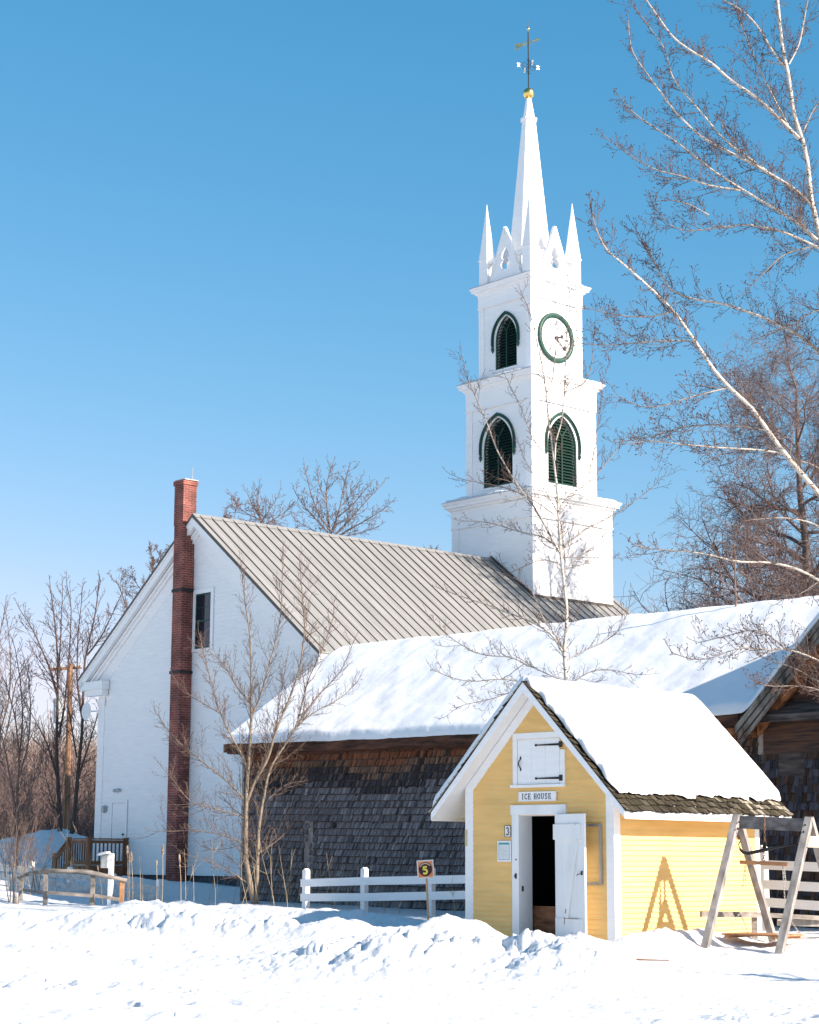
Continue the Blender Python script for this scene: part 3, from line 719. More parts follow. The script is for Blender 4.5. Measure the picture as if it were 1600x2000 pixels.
for sg in (-1, 1):
    xf = WP + sg * (WP - WX)
    P = lambda x, dz: (x, -.55, wing_z(x) + dz)
    b.prism([P(xf, -.14), P(WP, -.14), P(WP, 0), P(xf, 0)], (0, 9.5, 0))
b.build('wing_roof_deck', WOODD, BA)
b = MB()
for sg in (-1, 1):
    xf = WP + sg * (WP - WX + .07)
    for k_, (dz0, dz1, yy) in enumerate(((-.10, .03, -.60), (-.22, -.105, -.585), (-.31, -.225, -.57))):
        b.prism([(xf - sg * .05 * k_, yy, wing_z(xf) + dz0), (WP, yy, wing_z(WP) + dz0), (WP, yy, wing_z(WP) + dz1), (xf - sg * .05 * k_, yy, wing_z(xf) + dz1)], (0, .05, 0))
b.build('rake_trim', mat('grey_rake_wood', (.20, .185, .165), .85, .45, (6, 6, 2), .5, 14), BA)
b = MB()
for sg in (-1, 1):
    xf = WP + sg * (WP - WX - .22)
    b.prism([(xf, -.30, wing_z(xf) - .42), (WP, -.30, wing_z(WP) - .42), (WP, -.30, wing_z(WP) - .16), (xf, -.30, wing_z(xf) - .16)], (0, .12, 0))
b.box(14.1, 14.83, -.34, -.02, 3.80, 3.93)
b.build('rake_rafter', WOODB, BA)
def barn_h(X, Y):
    s_ = np.array([sag(x) for x in X[:, 0]])[:, None] * np.clip(1 - (Y + .45) / 4, 0, 1) * .9
    main = EZ + ES * 4.01 - ES * (np.sqrt((Y - yr) ** 2 + .25 ** 2) - .1) + s_
    wing = WZ + .99 * (WP - WX) - .99 * (np.sqrt((X - WP) ** 2 + .2 ** 2) - .08)
    k = .12; return np.maximum(main, wing) + k * np.exp(-np.abs(main - wing) / k) * .5
snow_sheet('snow_cover', -.29, 22.2, 430, lambda X: -.50 + 0 * X - .05 * sstep(14.6, 14.8, X), 7.6, 150, barn_h, .17, .11, BA, 9, .035, .03)
b = MB(); b.tube([(12.05, 3.3, zr - .2), (12.05, 3.3, 8.15)], .018, 6); b.build('lightning_rod', RUST, BA)

# ================================================================== FENCES NEAR THE BARN
def plane_pt(px, py, P, n):
    d = ray(px, py); n = np.array(n, float); return cO + d * (np.dot(np.array(P, float) - cO, n) / np.dot(d, n))
ub = np.array([math.sin(R_(44.08)), math.cos(R_(44.08)), 0]); vb = np.array([-math.cos(R_(44.08)), math.sin(R_(44.08)), 0]); KB = np.array([-3.953, 46, 0])
def fence(name, label, mats, posts, rails, pw=.10, rh=.13, rt=.03, side=(-ub), group=None, point=True, over=0.0):
    """posts: (x, y, zbottom, ztop); rails: list of per-post heights"""
    F = thing(name, label, 'fence', (posts[0][0], posts[0][1], 0), 0, group)
    o = np.array([posts[0][0], posts[0][1], 0])
    for (x, y, z0, z1) in posts:
        b = MB(); d = pw / 2; p = np.array([x, y, 0]) - o; rz = math.atan2(vb[1], vb[0])
        b.box(-d, d, -d, d, z0, z1 - (.04 if point else 0))
        if point: b.prism([(-d, -d, z1 - .04), (d, -d, z1 - .07), (d, -d, z1 - .04), (0, -d, z1), (-d, -d, z1 - .04)][0:1] + [(d, -d, z1 - .04), (-d * .2, -d, z1)], (0, 2 * d, 0))
        q = b.build('post', mats[0], F); q.location = tuple(p); q.rotation_euler = (0, 0, rz)
    for hs in rails:
        for i in range(len(posts) - 1):
            a = np.array([posts[i][0], posts[i][1], hs[i]]) - o + side * (pw / 2 + rt / 2 + .002); c = np.array([posts[i + 1][0], posts[i + 1][1], hs[i + 1]]) - o + side * (pw / 2 + rt / 2 + .002)
            dd = (c - a) / np.linalg.norm(c - a); b = MB(); b.beam(a - dd * (over if i == 0 else .0), c + dd * (over if i == len(posts) - 2 else -.004), rt, rh); b.build('rail', mats[1], F)
    return F
pf = []
L0 = KB - ub * 1.9
for px in (598, 712, 843, 985, 1140):
    p = plane_pt(px, 1720, L0, ub); pf.append(p)
ps = [(p[0], p[1], gz(p[0], p[1]) - .3, 1.5 + (1676 - yt) * p[1] / CAM_F) for p, yt in zip(pf, (1700, 1697, 1696, 1694, 1690))]
r1 = [1.5 + (1676 - y) * p[1] / CAM_F for p, y in zip(pf, (1727, 1723, 1720, 1717, 1713))]
r2 = [1.5 + (1676 - y) * p[1] / CAM_F for p, y in zip(pf, (1754, 1753, 1750, 1746, 1741))]
fence('white_fence', 'white two rail board fence in front of the shingled barn wall', (WHITE, WHITE), ps, [r1, r2], .12, .165, over=.08)
ps = [(6.12, 33.0, .1, 1.72), (8.5, 31.2, .1, 1.75), (10.8, 29.5, .1, 1.75)]
fence('white_fence', 'white three rail fence behind the timber frame right of the ice house', (WHITE, WHITE), ps, [[1.39, 1.30, 1.3], [1.06, .96, .95], [.76, .64, .6]], .14, .155, over=.05)

# ================================================================== HANGING SCALE FRAME
A1 = np.array([4.98, 28.56, 2.13]); A2 = np.array([5.852, 28.02, 2.08]); qd = np.array([.335, .382, -1.0]); qb = np.array([-.335, -.382, -1.0])
bd = (A2 - A1); bd[2] = 0; bd /= np.linalg.norm(bd)
SW = thing('timber_frame', 'weathered timber double A-frame standing in snow beside the yellow shed wall', 'frame', (5.4, 28.3, 0))
oS = np.array([5.4, 28.3, 0])
for A, sgn in ((A1, -1), (A2, 1)):
    for q in (qb, qd):
        top = A - oS + bd * sgn * .05; ln = 1.98 if q is qb else 1.95
        top = top + (0 if q is qb else 1) * bd * .002
        b = MB(); b.beam(top - np.array([0, 0, 0]) - q * .0, top + q * ln, .095, .105, up=tuple(bd)); b.build('leg', WOODG, SW)
b = MB(); b.beam(A1 - oS + bd * .0 - np.array([0, 0, .10]), A2 - oS - bd * .0 - np.array([0, 0, .10]), .05, .19); b.build('beam', mat('grey_beam_wood', (.17, .16, .16), .85, .3, (3, 9, 9), .4, 14), SW)
for A, sgn, mm_, z0, z1 in ((A2, 1, CREAM, -.42, -.26), (A1, -1, WOODO, -.36, -.22)):
    b = MB(); o_ = A - oS + bd * sgn * .103
    b.prism([o_ + qb * abs(z0) * 1.0, o_ + qd * abs(z0), o_ + qd * abs(z1), o_ + qb * abs(z1)], bd * sgn * .025); b.build('gusset_plate', mm_, SW)
for A in (A1, A2):
    for t in (.10, .20):
        b = MB(); c_ = A - oS + qb * t + np.array([-.52, -.85, 0]) * .0 + np.array([.0, -.06, 0]); b.sphere(c_, .018, 8); b.build('bolt', BLACK, SW)
def chain(mb, a, b_, link=.035, r=.0042):
    a = np.array(a, float); b_ = np.array(b_, float); L = np.linalg.norm(b_ - a); n = max(2, int(L / (link * .78))); d = (b_ - a) / L
    s1 = np.cross(d, (0.31, .9, .11)); s1 /= np.linalg.norm(s1); s2 = np.cross(d, s1)
    for i in range(n):
        c = a + d * L * (i + .5) / n; s_ = s1 if i % 2 else s2
        pts = [c + d * link * .5 * math.cos(t) + s_ * link * .28 * math.sin(t) for t in np.linspace(0, 2 * math.pi, 9)]
        mb.tube(pts, r, 4, cap=False)
mid = (A1 + A2) / 2; cx = atY(1494, 1640, 28.25); top = np.array([cx[0], cx[1], 2.14])
HK = thing('balance_hook', 'dark curved iron balance hook hanging on a rusty chain from the timber frame', 'hook', (cx[0], cx[1], 1.6))
o2 = np.array([cx[0], cx[1], 1.6])
b = MB(); chain(b, top - o2, atY(1494, 1645, 28.25) - o2, .05, .007); b.tube([top - o2 + (-.0, -.03, -.02), top - o2 + (0, -.035, -.22)], .006, 4); b.build('chain', RUST, HK)
hp = [(1446, 1643), (1443, 1650), (1446, 1659), (1452, 1665), (1461, 1667), (1476, 1664), (1494, 1660), (1515, 1656), (1540, 1652), (1566, 1648)]
hr = [.006, .012, .019, .024, .026, .026, .028, .016, .010, .006]
b = MB(); b.tube([atY(x, y, 28.45 - (x - 1443) * .0045) - o2 for x, y in hp], hr, 8); b.tube([atY(1494, 1645, 28.25) - o2, atY(1493, 1662, 28.25) - o2], .028, 8); b.build('hook', BLACK, HK, True)
b = MB(); chain(b, atY(1493, 1661, 28.25) - o2, atY(1492, 1682, 28.25) - o2, .05, .007); b.build('lower_chain', RUST, HK)
sb = (atY(1447, 1684, 28.5), atY(1537, 1688, 27.95))
SPB = thing('hanging_platform', 'small plank platform hung on chains from a square wooden bar below the iron hook', 'platform', tuple(((sb[0] + sb[1]) / 2 * [1, 1, 0]) + [0, 0, .4]))
o3 = np.array(SPB.location)
b = MB(); b.beam(sb[0] - o3, sb[1] - o3, .055, .055); b.build('spreader_bar', WOODO, SPB)
cA = sb[0] + (sb[1] - sb[0]) * .09 - [0, 0, .03]; cB = sb[0] + (sb[1] - sb[0]) * .91 - [0, 0, .03]
zp = .40; pc = (atY(1428, 1822, 28.35), atY(1552, 1822, 28.1))
pm = (pc[0] + pc[1]) / 2; pm[2] = zp; xd = (sb[1] - sb[0]); xd[2] = 0; xd /= np.linalg.norm(xd); yd = np.array([-xd[1], xd[0], 0])
b = MB()
for k_ in range(7):
    b.box(-.50, .50, -.32 + k_ * .092, -.32 + k_ * .092 + .086, -.012, .012)
b.box(-.44, -.36, -.34, .34, -.05, -.013); b.box(.36, .44, -.34, .34, -.05, -.013)
b.frame((pm - o3, xd, yd, (0, 0, 1))); b.build('platform_board', WOODO, SPB)
b = MB()
for cc, sx in ((cA, -1), (cB, 1)):
    kn = cc + (pm + xd * sx * .42 - cc) * .70; kn[2] = .70
    chain(b, cc - o3, kn - o3, .034); chain(b, cc - o3 + (.02, .0, 0), cc - o3 + (kn - cc) * .35 + (.03, 0, 0), .034)
    for sy in (-1, 1): chain(b, kn - o3, pm - o3 + xd * sx * .45 + yd * sy * .30 + (0, 0, .012), .034)
b.build('chain', GALV, SPB)
PL = thing('low_rail', 'low weathered grey plank rail running behind the timber frame', 'rail', (5.4, 29.5, 0))
oP = np.array([5.4, 29.5, 0])
for i, (pa, pb_, hh, m_) in enumerate((((4.40, 28.85, .668), (5.36, 29.55, .645), .085, WOODR), ((5.37, 29.57, .648), (7.6, 30.3, .52), .07, WOODR), ((5.75, 29.9, .52), (7.8, 30.2, .47), .10, WOODG))):
    b = MB(); b.beam(np.array(pa) - oP, np.array(pb_) - oP, .04, hh); b.build('plank', m_, PL)
for (x, y) in ((5.35, 29.62), (7.5, 30.34)):
    b = MB(); b.box(x - .04 - oP[0], x + .04 - oP[0], y + .02 - oP[1], y + .10 - oP[1], .0, .62); b.build('post', WOODR, PL)

# ================================================================== NUMBER SIGN ON A STAKE
p0 = atY(838, 1808, 31.0)
ST = thing('number_sign', 'square orange and maroon sign reading 5 on a thin wooden stake in the snow', 'sign', (p0[0], p0[1], 0), -R_(12))
zt = 1.5 + (1676 - 1700) * 31 / CAM_F
b = MB(); b.tube([(.01, 0, -.2), (-.015, 0, .6), (-.055, 0, zt + .1)], .017, 8); b.build('stake', STAKE, ST)
Sg = bpy.data.objects.new('sign_panel', None); COL.objects.link(Sg); Sg.parent = ST; Sg.location = (-.055, -.02, zt); Sg.rotation_euler = (0, -R_(4), 0)
b = MB(); b.box(-.138, .138, -.008, 0, -.145, .145); b.build('panel', PAPER, Sg)
b = MB(); b.box(-.120, .120, -.011, -.0085, -.127, .127); b.build('orange_field', ORANGE, Sg)
b = MB(); b.prism([(.112 * math.cos(t), -.0145, .112 * math.sin(t)) for t in np.linspace(0, 2 * math.pi, 28, endpoint=False)], (0, .0032, 0)); b.build('disc', MAROON, Sg)
FN = ((0, -.0147, 0), (1, 0, 0), (0, 0, 1), (0, -1, 0))
b = MB(); glyph(b, '5', -.052, -.075, .095, .115, FN, .024); b.build('numeral', YEL5, Sg)
b = MB()
for a in np.linspace(150, 38, 12):
    t = R_(a); c_ = (.092 * math.cos(t), .092 * math.sin(t)); d_ = (-math.sin(t) * .007, math.cos(t) * .007); e_ = (math.cos(t) * .008, math.sin(t) * .008)
    b.prism([(c_[0] + d_[0] * i + e_[0] * j, -.0165, c_[1] + d_[1] * i + e_[1] * j) for i, j in ((-1, -1), (1, -1), (1, 1), (-1, 1))], (0, .0018, 0))
b.build('arched_lettering', mat('cream_print', (.8, .62, .4), .6, .1), Sg)
# ================================================================== CHURCH
CHU = thing('church', 'white clapboard church with grey metal roof, tall clock tower, spire and brick chimney', 'church', (-6.283, 53.929, 0), -R_(48.19))
CS, CPZ, CHW, WY, CW = .7515, 11.25, 5.9, .30, 5.15
def crz(x): return CPZ - CS * abs(x)
CEND = 16.6
b = MB(); FC = ((0, WY, 0), (1, 0, 0), (0, 0, 1), (0, -1, 0))
clapboard(b, [(-CW, .96), (0, .96), (0, crz(0) - .3), (-CW, crz(CW) - .3)], FC, .118, .022)
clapboard(b, [(0, .96), (CW, .96), (CW, crz(CW) - .3), (0, crz(0) - .3)], FC, .118, .022)
b.build('gable_wall', WHITE, CHU)
b = MB()
clapboard(b, [(WY, .96), (CEND - .3, .96), (CEND - .3, 7.1), (WY, 7.1)], ((CW, 0, 0), (0, 1, 0), (0, 0, 1), (1, 0, 0)), .118, .022)
b.box(-CW, -CW + .02, WY + .02, CEND - .3, .96, 7.1); b.prism([(-CW, CEND - .3, .9), (CW, CEND - .3, .9), (CW, CEND - .3, 7.2), (0, CEND - .3, 11), (-CW, CEND - .3, 7.2)], (0, .02, 0))
b.build('side_wall', WHITE, CHU)
b = MB(); b.box(-CW + .03, CW - .03, WY + .04, CEND - .4, .3, .958); b.build('foundation', mat('dark_granite', (.10, .10, .115), .85, .3, bump=.4), CHU)
b = MB(); 
b.box(-CW - .02, -CW + .32, WY - .035, WY - .001, .96, 6.35); b.box(CW - .32, CW + .02, WY - .035, WY - .001, .96, 6.35); b.box(CW + .001, CW + .03, WY, WY + .32, .96, 6.5)
b.box(-CW, CW, WY - .03, WY - .001, .94, 1.10)
b.box(-CW - .05, -CW + .36, WY - .06, WY - .036, 6.0, 6.2); b.box(CW - .36, CW + .05, WY - .06, WY - .036, 6.0, 6.2)
b.build('corner_board', WHITE, CHU)
# cornice: frieze, bed moulding and rake
b = MB()
for sg in (-1, 1):
    def PR(x0, x1, y0, y1, d0, d1):
        b.prism([(sg * x0, y0, crz(x0) - d1), (sg * x1, y0, crz(x1) - d1), (sg * x1, y0, crz(x1) - d0), (sg * x0, y0, crz(x0) - d0)], (0, y1 - y0, 0))
    PR(0, CW + .1, WY - .03, WY, .42, .98)
    PR(0, CW + .22, WY - .10, WY - .031, .40, .56)
    PR(0, CW + .36, WY - .16, WY - .101, .33, .44)
    PR(0, CHW - .04, .0, .035, .02, .33)
    PR(0, CHW, -.03, -.001, .0, .12)
    PR(0, CHW - .03, .036, WY - .161, .25, .31)
    # returns
    xs_ = sorted((sg * (CW - .55), sg * (CHW - .08)))
    b.box(xs_[0], xs_[1], .0, WY - .036, 6.48, 6.74); 
    xs_ = sorted((sg * (CW - .50), sg * (CHW - .28))); b.box(xs_[0], xs_[1], .05, WY - .04, 6.30, 6.478)
    xs_ = sorted((sg * (CW + .031), sg * (CHW - .05))); b.box(xs_[0], xs_[1], WY, CEND, 6.45, 6.62)
    xs_ = sorted((sg * (CHW - .06), sg * (CHW - .005))); b.box(xs_[0], xs_[1], .04, CEND, 6.62, 6.78)
b.build('cornice', WHITE, CHU)
# standing seam roof
b = MB()
b.prism([(-CHW - .03, -.04, crz(CHW) - .04), (0, -.04, CPZ - .03), (CHW + .03, -.04, crz(CHW) - .04), (CHW + .03, -.04, crz(CHW)), (0, -.04, CPZ + .025), (-CHW - .03, -.04, crz(CHW))], (0, CEND + .1, 0))
RF = b.build('roof', ROOFM, CHU)
b = MB(); y = .16
while y < CEND:
    for sg in (-1, 1):
        t = np.array([sg * 1.0, 0, -CS]); t /= np.linalg.norm(t); n_ = np.array([sg * CS, 0, 1]); n_ /= np.linalg.norm(n_)
        p = np.array([0, y, CPZ + .02]) + t * .08; q = np.array([sg * (CHW + .02), y, crz(CHW) - .01])
        b.prism([p + [0, -.011, 0], p + [0, .011, 0], p + [0, .011, 0] + n_ * .036, p + [0, -.011, 0] + n_ * .036], q - p)
    y += .405
b.prism([(CHW + .03, -.055, crz(CHW) - .10), (0, -.055, CPZ - .08), (0, -.055, CPZ + .035), (CHW + .03, -.055, crz(CHW) + .01)], (0, .014, 0))
b.prism([(-CHW - .03, -.055, crz(CHW) - .06), (0, -.055, CPZ - .04), (0, -.055, CPZ + .035), (-CHW - .03, -.055, crz(CHW) + .01)], (0, .014, 0))
b.prism([(1.93, 12.085, crz(1.93) + .0), (0, 12.085, CPZ), (0, 12.085, CPZ + .13), (1.93, 12.085, crz(1.93) + .13)], (0, .03, 0))
b.prism([(-1.93, 12.085, crz(1.93) + .0), (0, 12.085, CPZ), (0, 12.085, CPZ + .13), (-1.93, 12.085, crz(1.93) + .13)], (0, .03, 0))
b.box(1.915, 1.955, 12.08, 15.95, crz(1.93) - .02, crz(1.93) + .10)
b.build('seam', SEAM, RF)
b = MB(); b.prism([(-.16, -.05, CPZ - .075), (0, -.05, CPZ + .055), (.16, -.05, CPZ - .075), (0, -.05, CPZ + .03)][0:3] + [(.0, -.05, CPZ + .036)], (0, 12.14, 0)); b.build('ridge_cap', ROOFM, RF)
# chimney
def cube_uv(me):
    uv = me.uv_layers.new(name='UVMap')
    for p in me.polygons:
        for li in p.loop_indices:
            co = me.vertices[me.loops[li].vertex_index].co
            uv.data[li].uv = ((co.y + .11) if abs(p.normal.x) > .5 else co.x + (0.1 if abs(p.normal.z) < .5 else 0), co.z if abs(p.normal.z) < .5 else co.y)
b = MB(); b.box(-.73, -.27, -.14, .27, .3, 11.0); b.box(-.76, -.30, -.14, .33, 11.003, 12.20); b.box(-.79, -.27, -.17, .36, 12.203, 12.34)
b.frame(((0, 0, 0), (1, 0, 0), (0, 1, 0), (-.004, 0, 1)))
b.uv = cube_uv; CH_ = b.build('chimney', BRICK, CHU); CH_['label'] = 'tall red brick chimney with two iron straps'
b = MB(); b.box(-.80, -.285, -.15, .34, 12.342, 12.37); b.tube([(-.40, .2, 12.35), (-.40, .2, 12.75)], .008, 5); b.build('chimney_cap', mat('cap_stone', (.5, .45, .4), .8, .2), CH_)
for z in (9.08, 6.70):
    b = MB(); b.box(-.79, -.27, -.165, .30, z - .045, z + .045); b.build('iron_strap', BLACK, CH_)
# window
b = MB()
wx0, wx1, wz0, wz1 = -.16, .58, 7.36, 8.96
for q in ((wx0 - .13, wx0, wz0, wz1 + .13), (wx1, wx1 + .13, wz0, wz1 + .13), (wx0 + .001, wx1 - .001, wz1 + .001, wz1 + .13), (wx0 - .15, wx1 + .15, wz0 - .08, wz0 - .001)): b.box(q[0], q[1], WY - .045, WY - .024, q[2], q[3])
WN = b.build('window', WHITE, CHU); WN['label'] = 'dark two sash window in the gable'
b = MB(); b.box(wx0 + .03, wx1 - .03, WY - .027, WY - .0245, wz0 + .03, wz1 - .03); b.build('pane', GLASS, WN)
b = MB(); wm = (wz0 + wz1) / 2
for q in ((wx0 + .001, wx0 + .04, wz0 + .001, wz1 - .001), (wx1 - .04, wx1 - .001, wz0 + .001, wz1 - .001), (wx0 + .041, wx1 - .041, wz0 + .001, wz0 + .05), (wx0 + .041, wx1 - .041, wz1 - .05, wz1 - .001), (wx0 + .041, wx1 - .041, wm - .025, wm + .025), (wx0 + .041, wx1 - .041, wm + .38, wm + .395), ((wx0 + wx1) / 2 - .008, (wx0 + wx1) / 2 + .008, wm + .026, wm + .379)): b.box(q[0], q[1], WY - .038, WY - .0275, q[2], q[3])
b.build('sash', GREEN, WN)
# door, lamp, meter, dish
b = MB(); b.box(-4.20, -3.50, WY - .03, WY - .024, 1.2, 3.02); DOR = b.build('door', WHITE, CHU)
b = MB()
for q in ((-4.30, -4.215, 1.2, 3.13), (-3.485, -3.40, 1.2, 3.13), (-4.214, -3.486, 3.035, 3.13)): b.box(q[0], q[1], WY - .045, WY - .024, q[2], q[3])
b.build('door_frame', WHITE, DOR)
b = MB(); b.sphere((-3.56, WY - .06, 2.1), .03, 8); b.build('door_knob', BLACK, DOR)
b = MB(); b.box(-4.02, -3.84, WY - .05, WY - .024, 3.38, 3.46); b.sphere((-4.02, WY - .10, 3.40), .06, 8); b.sphere((-3.84, WY - .10, 3.40), .06, 8); b.build('wall_lamp', mat('pale_grey_plastic', (.55, .56, .55), .5, .1), CHU)
b = MB(); b.lathe([(.11, 0), (.12, .05), (.08, .10)], k=12); b.frame(((-4.62, WY - .024, 2.86), (1, 0, 0), (0, 0, 1), (0, -1, 0))); b.build('electric_meter', mat('meter_grey', (.45, .47, .46), .4, .2), CHU)
b = MB(); pts = [(.0, 0), (.10, .004), (.2, .02), (.27, .05)]
b.lathe([(max(r_, .001), z_) for r_, z_ in pts], k=20); b.frame(((-5.55, .12, 5.85), (1, 0, 0), (0, 0, 1), (.25, -1, 0))); b.tube([(-5.5, .14, 5.85), (-5.16, .32, 5.85)], .02, 6)
b.build('satellite_dish', mat('dish_white', (.75, .76, .76), .5, .03), CHU)

# ---------------- tower
TY = 14.03
def tf(face, h):
    """frame of a tower face at half width h: a runs to the right seen from outside"""
    if face == 'F': return ((0, TY - h, 0), (1, 0, 0), (0, 0, 1), (0, -1, 0))
    if face == 'R': return ((h, TY, 0), (0, 1, 0), (0, 0, 1), (1, 0, 0))
    if face == 'B': return ((0, TY + h, 0), (-1, 0, 0), (0, 0, 1), (0, 1, 0))
    return ((-h, TY, 0), (0, -1, 0), (0, 0, 1), (-1, 0, 0))
def fbox(mb, F, a0, a1, z0, z1, d0, d1, mi=0):
    o, ex, ez, n = [np.array(q, float) for q in F]
    mb.prism([o + ex * a0 + ez * z0 + n * d0, o + ex * a1 + ez * z0 + n * d0, o + ex * a1 + ez * z1 + n * d0, o + ex * a0 + ez * z1 + n * d0], n * (d1 - d0), mi)
def ring(mb, prof, mi=0):
    n = len(mb.v)
    for h, z in prof: mb.v += [(-h, TY - h, z), (h, TY - h, z), (h, TY + h, z), (-h, TY + h, z)]
    for i in range(len(prof) - 1):
        for j in range(4): mb.f.append((n + 4 * i + j, n + 4 * i + (j + 1) % 4, n + 4 * i + 4 + (j + 1) % 4, n + 4 * i + 4 + j)); mb.m.append(mi); mb.c.append(None)
    e = n + 4 * (len(prof) - 1); mb.f.append((e, e + 1, e + 2, e + 3)); mb.m.append(mi); mb.c.append(None)
def arch(w_, zs, za):
    h = za - zs; Rr = (w_ * w_ + h * h) / (2 * w_)
    return lambda z: w_ if z <= zs else max(0.0, math.sqrt(max(0, Rr * Rr - (z - zs) ** 2)) - (Rr - w_))
def stage(name, h, z0, z1, open_, pil, frieze, pr=.10):
    b = MB(); c_ = .035
    for face in 'FRBL':
        F = tf(face, h); op = open_.get(face)
        zz = z0
        while zz < z1 - 1e-6:
            zt = min(zz + .105, z1)
            if op and zt > op[1] and zz < op[3]:
                cuts = sorted(set([zz, zt] + [c for c in (op[1], op[3]) if zz < c < zt] + ([(zz + zt) / 2] if zz > op[2] else [])))
                for a, c2 in zip(cuts[:-1], cuts[1:]):
                    inside = a >= op[1] - 1e-6 and c2 <= op[3] + 1e-6
                    w0 = op[4](a) if inside else 0; w1 = op[4](c2) if inside else 0
                    o, ex, ez, n = [np.array(q, float) for q in F]
                    l0 = .006 * (zt - a) / .105; l1 = .006 * (zt - c2) / .105
                    if not inside: b.poly([o + ex * -h + ez * a + n * l0, o + ex * h + ez * a + n * l0, o + ex * h + ez * c2 + n * l1, o + ex * -h + ez * c2 + n * l1])
                    else:
                        for s_ in (-1, 1):
                            q = [o + ex * s_ * h + ez * a + n * l0, o + ex * (op[0] + s_ * w0) + ez * a + n * l0, o + ex * (op[0] + s_ * w1) + ez * c2 + n * l1, o + ex * s_ * h + ez * c2 + n * l1]
                            b.poly(q if s_ < 0 else q[::-1])
            else: clapboard(b, [(-h, zz), (h, zz), (h, zt), (-h, zt)], F, .105, .006, zz)
            zz = zt
    b.build(name + '_wall', WHITE, CHU)
    b = MB()
    for face in 'FRBL':
        F = tf(face, h)
        for s_ in (-1, 1):
            a0, a1 = sorted((s_ * (h + .03), s_ * (h - pil))); 
            if s_ > 0: a1 -= .03
            fbox(b, F, a0, a1, z0, z1 - frieze, .007, .03 + (.001 if face in 'RL' else 0))
        fbox(b, F, -h - .045, h + .015, z1 - frieze + .001, z1, .007, .045 + (.001 if face in 'RL' else 0))
        fbox(b, F, -h - .06, h + .03, z1 - frieze - .03, z1 - frieze + .03, .046 + .001, .062 + (.001 if face in 'RL' else 0))
    b.build('pilaster', WHITE, CHU)
def cornice(h, z, dz, out):
    b = MB()
    ring(b, [(h, z), (h + .06, z + .0), (h + .06, z + dz * .18), (h + out * .42, z + dz * .30), (h + out * .5, z + dz * .42), (h + out * .78, z + dz * .52), (h + out * .80, z + dz * .74), (h + out * .9, z + dz * .80), (h + out, z + dz * .98), (h + out, z + dz * 1.04), (h - .25, z + dz * 1.34)])
    b.build('cornice', WHITE, CHU)
    b = MB(); ring(b, [(h + out * .985, z + dz * 1.045), (h + out + .012, z + dz * 1.05), (h + out + .012, z + dz * 1.075), (h - .2, z + dz * 1.37)]); b.build('lead_cap', mat('lead_flashing', (.30, .31, .33), .5, .1), CHU)
